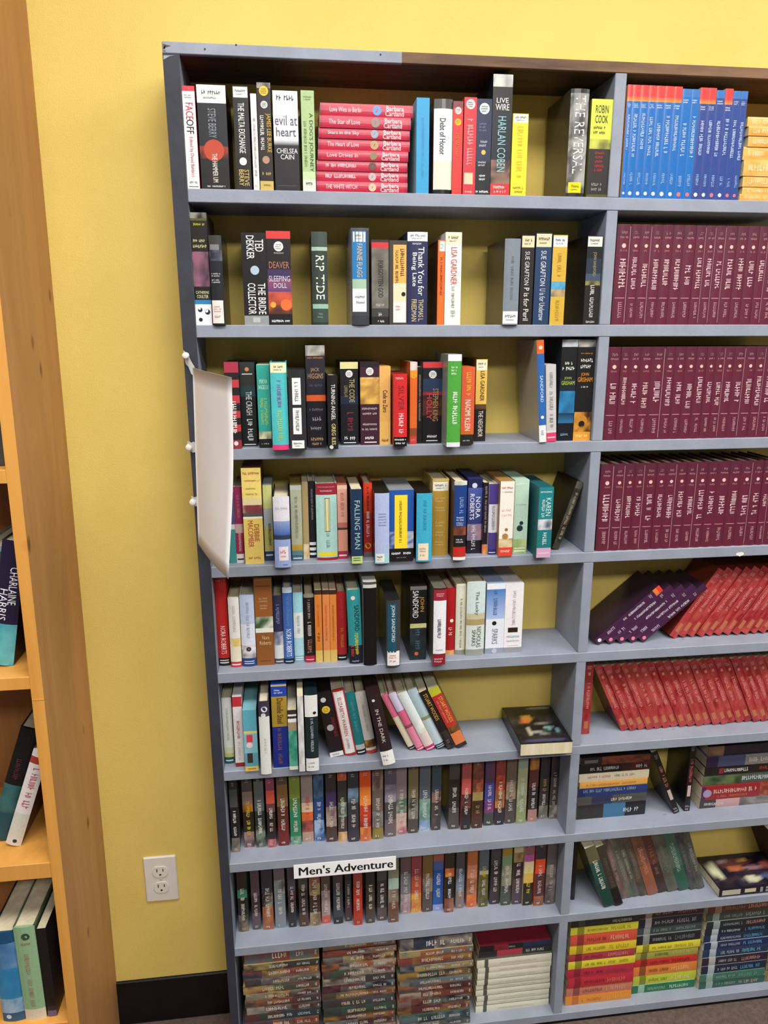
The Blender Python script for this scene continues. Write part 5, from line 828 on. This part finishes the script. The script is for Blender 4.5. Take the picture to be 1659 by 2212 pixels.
# right bay, shelf 7
zW = Zoom(1220, 1580, 439)
w7 = [('0.3:1c2024 0.62:3c6c90 1:2c2a28', [K(.3, .65, .1, .36, 'c8c8c8')], 'black and blue paperback'), ('0.5:4c4a48 0.8:2c3050 1:4c4844', [K(.3, .7, .2, .52, 'd0ccbc')], 'grey-navy paperback'),
      ('0.9:24386c 1:1c2c5c', [K(.45, .85, .15, .95, '8c90a0')], 'navy blue paperback'), ('1:d8a050', [K(.3, .7, .15, .9, 'b87830')], 'amber orange paperback'), ('1:dcd0b4', [K(.4, .75, .55, .88, 'c07c74'), K(.4, .75, .2, .5, '8c8474')], 'cream paperback'),
      ('0.4:5c1c1c~241c1c 1:1c181a', [K(.3, .75, .45, .85, 'c8c8c4'), K(.3, .75, .04, .2, 'c8c8c4')], 'black and dark red paperback'), ('0.7:2c1c18~8c4430 1:242222', [R(.3, .7, .76, .95, '6a6a6c')], 'dark brown paperback with red fire')]
yw = .042; lv7 = [672, 590, 522, 452, 402, 336, 268, 205]
stack(7, zW, yw, 103, 655, 380, lv7, w7, 'paperback_book', 'seventh-shelf pile by divider', jit=.0015, d=.085)
for (u0, u1, vb, leand, nm, cc) in ((888, 945, 655, -23, 'black paperback leaning left in the V-shaped pair', 'b06a44'), (938, 990, 628, 0, 'black paperback standing upright in the V-shaped pair', 'b85a58')):
    a, c = atZ(*zW(u0, vb), ST[6]), atZ(*zW(u1, vb), ST[6]); y = .036; le = math.radians(leand)
    off = -.004 if leand < 0 else .004
    m = dict(xl=a[0]+off, xr=a[0]+off+.0135/math.cos(le), y=y if leand < 0 else y+.006, h=.172, lean=le)
    put(m, 7, 'paperback_book', 'paper', '1:1a1517', [K(.2, .8, .42, .76, cc), R(.22, .78, .22, .38, 'c0a8a4'), KH(.15, .85, .06, .09, 'e8e4e4'), KH(.15, .85, .02, .045, 'e8e4e4'), KH(.2, .8, .88, .95, '9a9a9c')], None, 'gloss', .105, nm)
w7b = [('0.5:8c847c~5c5454 0.8:b89090 1:3c3838', [K(.3, .7, .7, .95, 'c8c8c8')], 'thin pinkish grey paperback'), ('0.25:7c3020~c07048 0.95:8c2228 1:4c2050', [K(.45, .8, .3, .85, 'd8b0a4'), K(.15, .35, .4, .8, 'c07838'), O(.5, .93, .3, '9a8aa8')], 'thick dark red paperback'),
       ('0.5:4c5448 1:2c4028~5c6c48', [K(.3, .75, .05, .5, 'c8d0d0')], 'dark green paperback'), ('0.9:241c1a 1:1c1816', [K(.3, .75, .45, .75, 'e0dcd8'), K(.3, .75, .05, .3, 'b03c30'), R(.2, .8, .76, .82, '8c2c2c')], 'black paperback with white and red letters'),
       ('0.5:8c8880 0.85:4c5074 1:2c2444', [K(.25, .75, .05, .45, 'd0ccc4')], 'grey and indigo paperback'), ('0.6:2c2430 0.8:2c2030 1:6c4c3c~8c7050', [], 'black-violet paperback with amber tip')]
lv7b = [590, 535, 428, 345, 275, 190, 112]
stack(7, zW, .045, 1118, 1735, 1500, lv7b, w7b, 'paperback_book', 'far seventh-shelf pile', jit=.004, d=.08)

# right bay, shelf 8
zX = Zoom(1210, 1770, 449)
m = measure(8, zX, (88, 122, 612, None, 0, 0), .04); m['xr'] = m['xl']+.0085
put(m, 8, 'paperback_book', 'paper', '1:1a1818', [], None, 'gloss', .1, 'thin black paperback upright at divider on eighth shelf', hdef=.165)
r8 = [(338, 402, '0.4:1c403a 0.75:264c44 1:5c5a3c', 'd8dcc8', 'dark green paperback leaning first in the slanted group'), (425, 478, '0.3:1c1a1a 1:3c342c', '5c5448', 'black paperback leaning beside the dark green one'), (490, 528, '1:7c6460~5c4c48', '9c8880', 'dusty pink-brown leaning paperback, eighth shelf'),
      (545, 590, '1:54584c~6c685c', '8c8878', 'olive grey leaning paperback, eighth shelf'), (592, 636, '1:5c6058~4c4a40', '9c987c', 'slate green leaning paperback, eighth shelf'), (640, 690, '1:5c5044~44403a', '7c7060', 'brown leaning paperback, eighth shelf'), (694, 748, '0.5:8c5440 1:7c5442~64463a', 'c07c5c', 'terracotta leaning paperback, eighth shelf')]
e8 = [(800, 832, '0.5:3c2c28 1:5c3430', '8c5c54', 'dark reddish brown paperback, eighth shelf', -7), (845, 930, '1:5c5c50~4c4c44', '6c6c60', 'thick grey-green paperback leaning on eighth shelf', -5), (950, 1020, '0.4:2a5646 1:38604f~545f54', '8ca494', 'teal green paperback leaning on eighth shelf', -5), (1055, 1095, '1:34383a~4c4c4a', '6c6c68', 'charcoal paperback leaning on eighth shelf', -4), (1098, 1165, '1:5c5c58~44443e', '8c8c84', 'grey paperback last of the slanted group, eighth shelf', -4)]
th4 = math.radians(-19.6)                # one slanted run, each book resting on the next
run = [(u0, 690-i*14, bands, tc, nm, [.008, .009, .027, .029, .03, .03, .03][i]) for i, (u0, u1, bands, tc, nm) in enumerate(r8)]+[(u0, 565, bands, tc, nm, .034) for (u0, u1, bands, tc, nm, le) in e8]
ends = [atZ(*zX(u, v), ST[7])[0] for u, v, *_ in run]+[atZ(*zX(1165, 565), ST[7])[0]]
x = ends[0]
for i, (u, v_, bands, tc, nm, y) in enumerate(run):
    wd = max(.0125, min(.027, ends[i+1]-x))
    m = dict(xl=x, xr=x+wd, y=y, h=.168, lean=th4)
    put(m, 8, 'paperback_book', 'paper', bands, [K(.3, .75, .3, .8, tc)], None, 'gloss', .1, nm); x += wd+.0003
a = atY(*zX(1283, 620), -.002); zt8 = atY(*zX(1283, 545), -.002)[2]
x8 = max(a[0], x+.003)
face_up('paperback_book', x8, .005, ST[7]-.0002, .172, .104, .022, 0, 'paperback lying face up with colourful cover on the eighth shelf', '1c1a26',
        ['141220', '1e1a2a', '3a2c30', '2c2a3c'], 77, [(.42, .62, .14, .18, 'b86a44'), (.45, .75, .3, .14, '6c3c38'), (.12, .55, .07, .35, 'c8c8a4'), (.3, .82, .09, .07, 'b08c94'), (.7, .55, .2, .07, 'a87c84'), (.62, .8, .08, .05, 'c0a04c'), (.55, .2, .13, .12, 'c8c4a8'), (.8, .25, .15, .1, '4a5478'), (.9, .6, .08, .14, 'b05c4c')],
        foot_front=False, extras=[(.04, .3, .2, .8, 'b8ac98'), (.36, .52, .3, .75, 'c0bc98'), (.58, .62, .2, .8, '8c8894'), (.66, .95, .55, .8, '9c9490'), (.66, .95, .2, .45, '9c9490')])
# leaning pair at the far end, page edges towards the room
for i in range(2):
    le = math.radians(-24); wd = .022
    m = dict(xl=x8+.1799+i*(wd/math.cos(le)+.0005), xr=x8+.1799+i*(wd/math.cos(le)+.0005)+wd/math.cos(le), y=.02, h=.165, lean=le)
    o = build_book('paperback_book', wd, .165, .1, 'paper', '1:8c7a5c', [], '3c2a24', 'matte', ((m['xl']+m['xr'])/2, .02, ST[7]+wd/2*math.sin(-le)-.0002), (0, le, 0))
    tag(o, ['tan paperback leaning over the face-up paperback', 'second tan paperback leaning behind the first tan one'][i], 'book')

# right bay, bottom shelf: three bright piles
zY = Zoom(1180, 1930, 479)
def solid(c, a, b, t='00000044'): return (f'0.8:{c} 0.9:{a} 1:{c}', [K(.25, .75, .1, .4, b), K(.3, .7, .45, .75, a)])
p1 = [('d88c34', 'c06a2c', 'e8a84c', 'orange'), ('c07860', '8c4c44', 'd89c84', 'salmon brown'), ('b8303c', '8c2434', 'd86c5c', 'crimson'), ('b02c40', '842434', '9c3c54', 'raspberry'), ('d8c83c', '8c8424', 'a09428', 'lemon yellow'), ('a83c44', '7c2430', 'c88480', 'dusky red'), ('d8bc34', '9c8424', 'b09828', 'golden yellow'), ('c8503c', '8c342c', 'e09c84', 'tomato red'), ('d0c83c', '8c8824', '9c9428', 'pale yellow'), ('2c2c24', '444438', 'a8a890', 'black-green')]
p2 = [('1f6c44', '8cb098', 'b8d0bc', 'emerald green'), ('b8bc3c', '7c8428', 'd8d88c', 'lime green'), ('d8803c', '8c4c28', 'e8b878', 'tangerine'), ('c0342c', '8c2420', '8c2420', 'fire red'), ('a09c48', '6c6c30', 'b8b468', 'olive'), ('d8cc3c', '8c8428', 'a89c30', 'bright yellow'), ('242428', '8c8c88', '6c7078', 'black'), ('3c4c4c', '8c9490', '7c8c8c', 'dark slate'), ('2c2c34', 'a8a4a8', '9c98a4', 'ink black'), ('3c2428', '8c7c5c', '9c5c5c', 'dark maroon')]
p3 = [('2c5448', '8ca098', 'b89c98', 'dark green'), ('3c6c5c', '8ca89c', '6c9c8c', 'sea green'), ('20283c', 'a8b0b4', '4c9cc4', 'navy and azure'), ('2c2434', 'a8a8a8', 'b87c74', 'dark plum'), ('243854', 'a8b0b8', '6ca8cc', 'steel blue'), ('1f2c54', 'a8b0b8', '64a0cc', 'royal navy'), ('1f2c44', 'a8b0b8', '5c98c4', 'midnight blue'), ('1c2430', 'a8b0b8', '5490bc', 'black-blue'), ('24282c', '8c9490', 'b87c6c', 'black and coral'), ('3c443c', '7c847c', '8c948c', 'dark grey-green'), ('5c3430', '8c6c54', 'b89070', 'brown-red')]
def specs_of(pl): return [(*solid(c, a, b), nm) for (c, a, b, nm) in pl]
yp = .02
q = [max(atY(*zY(140, 830), yp)[0], XR0+.003), atY(*zY(640, 775), yp)[0], atY(*zY(1130, 715), yp)[0], atY(*zY(1630, 660), yp)[0]]
pile(9, (q[0], q[1]-.003), .016, ST[8]-.0002, top9-.012, 10, specs_of(p1), 'the red and yellow pile', jit=.002)
pile(9, (q[1]+.003, q[2]-.003), .026, ST[8]-.0002, top9-.010, 10, specs_of(p2), 'the yellow, red and green pile', jit=.002)
pile(9, (q[2]+.003, q[3]-.003), .018, ST[8]-.0002, top9-.008, 11, specs_of(p3), 'the blue-lettered pile', jit=.002)
p4 = [(f'0.6:{c}~8c8070 1:{c}', [K(.3, .7, .2, .6, 'c8b8a0')], nm) for c, nm in (('8c6c4c', 'tan'), ('3c342c', 'umber black'), ('6c4c3c', 'chestnut'), ('4c5458', 'pewter'), ('9c8c6c', 'straw'), ('2c2c2c', 'jet black'), ('7c4c3c', 'brick'), ('545c44', 'moss'), ('8c7c64', 'sand'))]
pile(9, (q[3]+.003, q[3]+.178), .018, ST[8]-.0002, top9-.006, 9, p4, 'the brown pile past the blue-lettered one', jit=.002)

# ------------------------------------------------------------------ lettered sign on shelf 7, paper sheet on the side panel
sx0, sx1, sz0, sz1 = .2868+OX, .4988+OX, OZ-1.5272, OZ-1.4950
sg = empty('shelf_sign', ((sx0+sx1)/2, -.0011, sz0))
bm = bmesh.new(); bx(bm, -(sx1-sx0)/2, (sx1-sx0)/2, 0, .0012, 0, sz1-sz0); obj('card', bm, M['paper'], sg)
vs_, fs = glyphs("Men's Adventure"); mb = MB(); W_, H_ = sx1-sx0, sz1-sz0
for k_ in (-.003, 0, .003):
  for f in fs: mb.face([(-W_/2+W_*(.05+.92*vs_[i][0]+k_), -.0003-.00002*k_/.003, H_*(.2+.62*vs_[i][1])) for i in f], lin('17171a'))
obj('lettering', mb.mesh('lettering'), M['ink'], sg)
tag(sg, "white card sign with black lettering fixed to the shelf edge", 'sign')

cor = {(0, 1): (.1500, -.012, -.4915), (0, 0): (.1405, -.012, -.8000), (1, 1): (.2303, -.2053, -.4974), (1, 0): (.2106, -.2053, -.8024)}
cor = {k: np.array((p[0]+OX, p[1], p[2]+OZ)) for k, p in cor.items()}
pb0 = cor[(0, 0)]
ps = empty('paper_sign', tuple(pb0))
nrm = np.cross(cor[(1, 0)]-cor[(0, 0)], cor[(0, 1)]-cor[(0, 0)]); nrm /= np.linalg.norm(nrm)
bm = bmesh.new(); nu, nv = 10, 12; grid = {}
for sgn in (0, 1):
    for i in range(nu+1):
        for j in range(nv+1):
            a, b = i/nu, j/nv
            p = (cor[(0, 0)]*(1-a)+cor[(1, 0)]*a)*(1-b)+(cor[(0, 1)]*(1-a)+cor[(1, 1)]*a)*b
            p = p+nrm*(.006*math.sin(math.pi*a)*(.6+.4*b)+.0025*math.sin(5*b+2*a)*a)+nrm*(.0005*sgn)
            grid[(sgn, i, j)] = bm.verts.new(p-pb0)
for i in range(nu):
    for j in range(nv):
        bm.faces.new([grid[(1, i, j)], grid[(1, i+1, j)], grid[(1, i+1, j+1)], grid[(1, i, j+1)]])
        bm.faces.new([grid[(0, i, j)], grid[(0, i, j+1)], grid[(0, i+1, j+1)], grid[(0, i+1, j)]])
for i in range(nu):
    for j in (0, nv): bm.faces.new([grid[(0, i, j)], grid[(0, i+1, j)], grid[(1, i+1, j)], grid[(1, i, j)]])
for j in range(nv):
    for i in (0, nu): bm.faces.new([grid[(0, i, j)], grid[(0, i, j+1)], grid[(1, i, j+1)], grid[(1, i, j)]])
for f in bm.faces: f.smooth = True
obj('sheet', bm, M['paper'], ps)
pins = [(402, 768), (409, 965), (417, 1083)]
pz = [atY(u, v, -.004) for u, v in pins]
for k, p in enumerate(pz):                      # crumpled clear tape from the panel to the sheet
    e = (cor[(0, 1)]*.97+cor[(0, 0)]*.03) if k == 0 else cor[(0, 0)]+(cor[(0, 1)]-cor[(0, 0)])*((p[2]-cor[(0, 0)][2])/(cor[(0, 1)][2]-cor[(0, 0)][2]))
    e = e+np.array((.004, -.003, 0)); s_ = np.array((p[0]-.004, -.0006, p[2])); bm = bmesh.new(); r = random.Random(k+4); top, bot = [], []
    hw = .010 if k == 0 else .009
    for q in range(7):
        t = q/6; c = s_*(1-t)+e*t+np.array((0, -.003*math.sin(math.pi*t), r.uniform(-.001, .001))); top.append(c+np.array((r.uniform(-.001, .001), 0, hw*r.uniform(.8, 1.1)))); bot.append(c-np.array((r.uniform(-.001, .001), 0, hw*r.uniform(.8, 1.1))))
    for q in range(6):
        F0 = [top[q], top[q+1], bot[q+1], bot[q]]; B0 = [x_+np.array((.0002, .0003, 0)) for x_ in F0]
        vf = [bm.verts.new(x_-pb0) for x_ in F0]; vb_ = [bm.verts.new(x_-pb0) for x_ in B0]
        bm.faces.new(vf); bm.faces.new(vb_[::-1])
        for w_ in range(4): bm.faces.new([vf[w_], vb_[w_], vb_[(w_+1) % 4], vf[(w_+1) % 4]])
    o = obj('tape', bm, M['clear'], ps)
tag(ps, 'blank white paper sheet taped to the dark side panel, jutting outward', 'paper')
def lathe(bm, prof, n=14, org=(0, 0, 0)):
    rings = []
    for (r_, y_) in prof: rings.append([bm.verts.new((org[0]+r_*math.cos(2*math.pi*i/n), org[1]+y_, org[2]+r_*math.sin(2*math.pi*i/n))) for i in range(n)])
    for a, b in zip(rings, rings[1:]):
        for i in range(n): bm.faces.new([a[i], a[(i+1) % n], b[(i+1) % n], b[i]])
    bm.faces.new(rings[0][::-1]); bm.faces.new(rings[-1])
    for f in bm.faces: f.smooth = True
for k, p in enumerate(pz):
    o = empty('push_pin', (p[0], -.0004, p[2]))
    bm = bmesh.new(); lathe(bm, [(.0052, -.0035), (.0056, -.0045), (.0034, -.0065), (.0030, -.0105), (.0050, -.0125), (.0055, -.0140), (.0040, -.0152)]); obj('pin_head', bm, M['white'], o)
    bm = bmesh.new(); lathe(bm, [(.0006, .002), (.0006, -.0037)], 8); obj('pin_shaft', bm, M['steel'], o)
    tag(o, ['white push pin above the top corner of the paper sheet', 'white push pin at the middle of the paper sheet', 'white push pin below the middle of the paper sheet'][k], 'push pin')

# ------------------------------------------------------------------ wall socket
oc = atY(348.5, 1895.5, WY)
so = empty('wall_outlet', (oc[0], WY, oc[2]-.057))
bm = bmesh.new(); bx(bm, -.035, .035, -.0055, .0006, 0, .114, .0022); obj('plate', bm, M['white'], so)
for zz in (.037, .077):
    bm = bmesh.new(); lathe(bm, [(.0168, -.0050), (.0168, -.0072), (.0160, -.0076)], 20)
    for v in bm.verts: v.co.z = max(-.0135, min(.0135, v.co.z))
    for f in bm.faces: f.smooth = False
    rc = obj('receptacle', bm, M['white'], so, (0, 0, zz))
    for (a, b, c, d_) in ((-.0075, -.0055, .0005, .0085), (.0055, .0075, .0015, .0080)):
        bm = bmesh.new(); bx(bm, a, b, -.0079, -.0070, c, d_); obj('slot', bm, M['slot'], rc)
    bm = bmesh.new(); lathe(bm, [(.0024, -.0070), (.0024, -.0079)], 10, (0, 0, -.0065)); obj('ground_hole', bm, M['slot'], rc)
bm = bmesh.new(); lathe(bm, [(.0030, -.0050), (.0030, -.0060), (.0022, -.0066)], 12); obj('screw', bm, M['steel'], so, (0, 0, .057))
tag(so, 'white duplex wall socket between the two bookcases', 'wall outlet')

# ------------------------------------------------------------------ wooden bookcase on the left
YF = -.12; HT = 2.3
def xo(z): return -.2566+.0137*z
wc = empty('wooden_bookcase', (xo(0), YF, 0)); dW = WY-.0005-YF; PT = .0195
def panel_mesh(t, dx):
    bm = bmesh.new()
    v = [bm.verts.new((x+s*HT*.0137*(1 if s else 0), y, s*HT)) for s in (0, 1) for (x, y) in ((dx-t, 0), (dx, 0), (dx, dW), (dx-t, dW))]
    for q, mi in (((0, 3, 2, 1), 0), ((4, 5, 6, 7), 0), ((0, 1, 5, 4), 1), ((1, 2, 6, 5), 0), ((2, 3, 7, 6), 0), ((3, 0, 4, 7), 2)):
        f = bm.faces.new([v[i] for i in q]); f.material_index = mi
    return bm
o = obj('side_panel', panel_mesh(PT, 0), [M['oak'], M['oakedge'], M['oakin']], wc)
WW = .74
obj('side_panel', panel_mesh(PT, -WW), [M['oak'], M['oakedge'], M['oakin']], wc)
bm = bmesh.new(); bx(bm, -WW-.001, -PT+.001, dW-.006, dW, 0, HT); obj('back_panel', bm, M['oakin'], wc)
def wz(v, u): return atY(u, v, YF)[2]
wsh = [(wz(1045, 20), wz(1015, 20)), (wz(1491, 40), wz(1464, 40)), (wz(1901, 60), wz(1868, 60)), (wz(2245, 110), wz(2212, 110))]
up = wsh[0][0]-wsh[1][0]
wsh = [(wsh[0][0]+2*up, wsh[0][0]+2*up+.02), (wsh[0][0]+up, wsh[0][0]+up+.02)]+wsh+[(.0, .06), (HT-.021, HT)]
for (a, b) in wsh:
    bm = bmesh.new(); bx(bm, -WW+.0137*a, -PT+.0137*a+.0004, .0005, dW-.006, a, b, .0008)
    o = obj('shelf', bm, [M['oakin'], M['oakedge']], wc)
    for p in o.data.polygons:
        if p.normal.y < -.5 or p.normal.z > .5: p.material_index = 1
zs_ = wz(1512, 75)                                # joint where two lengths of edging meet
bm = bmesh.new(); bx(bm, -PT+.0137*zs_+.0008, .0137*zs_-.0008, -.0006, .001, zs_-.0008, zs_+.0008); obj('edge_joint', bm, M['oakedge'], wc)
tag(wc, 'tall orange-brown wooden bookcase standing left of the grey bookcase', 'bookcase')
def xin(z): return xo(z)-PT
def wbook(i, w, h, d, x, y, lean, kind, bands, ex, side, label):
    zs = wsh[i][1]; le = math.radians(lean)
    o = build_book('book', w, h, d, kind, bands, ex, side, 'cover', (x, y, zs+w/2*abs(math.sin(le))-.0002), (0, le, 0)); tag(o, label, 'book'); return o
# shelf above the first visible one: a dark book end
z2 = wsh[2][1]; wbook(2, .03, .225, .15, xin(z2)-.022, YF+.035, 0, 'hard', '1:2a2826~4a4642', [K(.3, .7, .3, .8, '8a8480')], None, 'dark mottled book on the upper wooden shelf')
z3 = wsh[3][1]; le = 11.5; lr = math.radians(le)
xb = xin(z3+.222*math.cos(lr))-.018*math.cos(lr)-.222*math.sin(lr)-.0004      # its head rests on the side panel
wbook(3, .036, .222, .15, xb, YF+.045, le, 'hard', '0.34:3a93a0~67b8c0 1:241c38', [T('CHARLAINE', .5, .85, .5, .8, 'ece8f0'), T('HARRIS', .12, .48, .37, .62, 'ece8f0')], '1a1420', 'navy book with white lettering and turquoise foot on wooden shelf')
wbook(3, .03, .215, .15, xb+.018*math.cos(lr)-.036/math.cos(lr)-.015*math.cos(lr)-.0004, YF+.05, le, 'hard', '0.96:4c5054 1:7c9aa0', [K(.3, .7, .3, .8, '6a6e72')], None, 'grey book beside the navy one on wooden shelf')
z4 = wsh[4][1]
pw = atZ(26, 1820, z4); yw4 = min(max(pw[1], YF+.004), YF+.05)
xw = atY(26, 1818, yw4)[0]; lr = math.radians(4)
while xw+.0135*math.cos(lr)+.2*math.sin(lr) < xin(z4+.2*math.cos(lr))-.0006: lr += .001      # tips over until its head meets the panel
le = math.degrees(lr); print('white lean', le)
wbook(4, .027, .2, .14, xw, yw4, le, 'hard', '0.08:d8d4cc 0.34:cfd0c4 0.86:e2dcda 0.93:a8402c 1:e4e0dc', [K(.3, .8, .4, .82, 'b85a6c'), O(.55, .05, .14, '333333')], '6a3a30', 'white book with red lettering leaning on wooden shelf')
wbook(4, .034, .235, .15, xw+.0135*math.cos(lr)-.027/math.cos(lr)-.017*math.cos(lr)-.0004, yw4+.018, le, 'hard', '0.25:1c4c58 0.5:1c4444~3c6c6c 1:141416', [K(.3, .6, .55, .75, '5a3038')], '141818', 'black and dark teal book behind the white one')
wbook(4, .010, .128, .12, xin(z4)-.0062, YF+.055, 0, 'paper', '0.35:b8acc4~e0d8e0 1:8a7c98', [], None, 'thin lilac book tucked by the wooden panel')
z5 = wsh[5][1]
def x5(u, y): return atY(u, 2180, y)[0]
yb5 = YF+.012
wbook(5, x5(98, yb5)-x5(51, yb5)-.001, .21, .14, (x5(98, yb5)+x5(51, yb5))/2, yb5, 0, 'hard', '0.12:d8ccb4 1:8fb088', [O(.55, .9, .2, '3a4c3a'), KH(.3, .8, .81, .84, '9a5a44'), K(.35, .6, .5, .72, 'a87c6c'), K(.35, .6, .15, .45, 'a0806c')], '4a5a44', 'green book with cream foot on the low wooden shelf')
wbook(5, .040, .2, .14, x5(51, yb5)-.0205, yb5+.002, 0, 'hard', '0.1:2c5878 0.26:4c7ca0~9ab4cc 0.6:2c78a8~3c88b4 0.88:6a90b8~3c70a0 1:1c4c70', [O(.3, .06, .12, 'c8d4dc')], '142430', 'blue book next to the green one on wooden shelf')
wbook(5, min(.016, xin(z5)-x5(100, yb5)-.001), .2, .14, (x5(100, yb5)+min(x5(100, yb5)+.016, xin(z5)-.0008))/2, yb5+.004, 0, 'paper', '0.07:6c5a78 0.12:2c2428 1:1c1616', [], None, 'thin black book beside the green one on wooden shelf')
# white chip of bare wood on the fourth shelf's edge
c4 = atY(1598, 1197, 0); mb = MB(); r = random.Random(5)
mb.face([(.009*math.cos(a)*r.uniform(.7, 1.1), -.0004, .0045*math.sin(a)*r.uniform(.7, 1.1)) for a in [i*math.pi/6 for i in range(12)]], lin('e0ddd2'))
obj('paint_chip', mb.mesh('paint_chip'), M['matte'], case, Vector(c4)-case.location)
# worn corner of the top board and of the side panel's head
def chip(px, y, c):
    pts = [atY(u, v, y) for u, v in px]; mb = MB(); o_ = Vector(pts[0])
    mb.face([tuple(Vector(p)-o_) for p in pts], lin(c)); obj('paint_chip', mb.mesh('paint_chip'), M['matte'], case, o_-case.location)
chip([(351.5, 105), (356, 106), (352, 101), (351.5, 94), (358, 96.5), (369, 99), (360, 101)][::-1], -.0004, '5a4c40')
chip([(352.5, 111), (359, 110), (353, 108)], -.0004, '5a4c40')
chip([(353, 129), (366, 121.5), (377, 119.5), (353, 119.5)], -.0004, '9a9ca6')
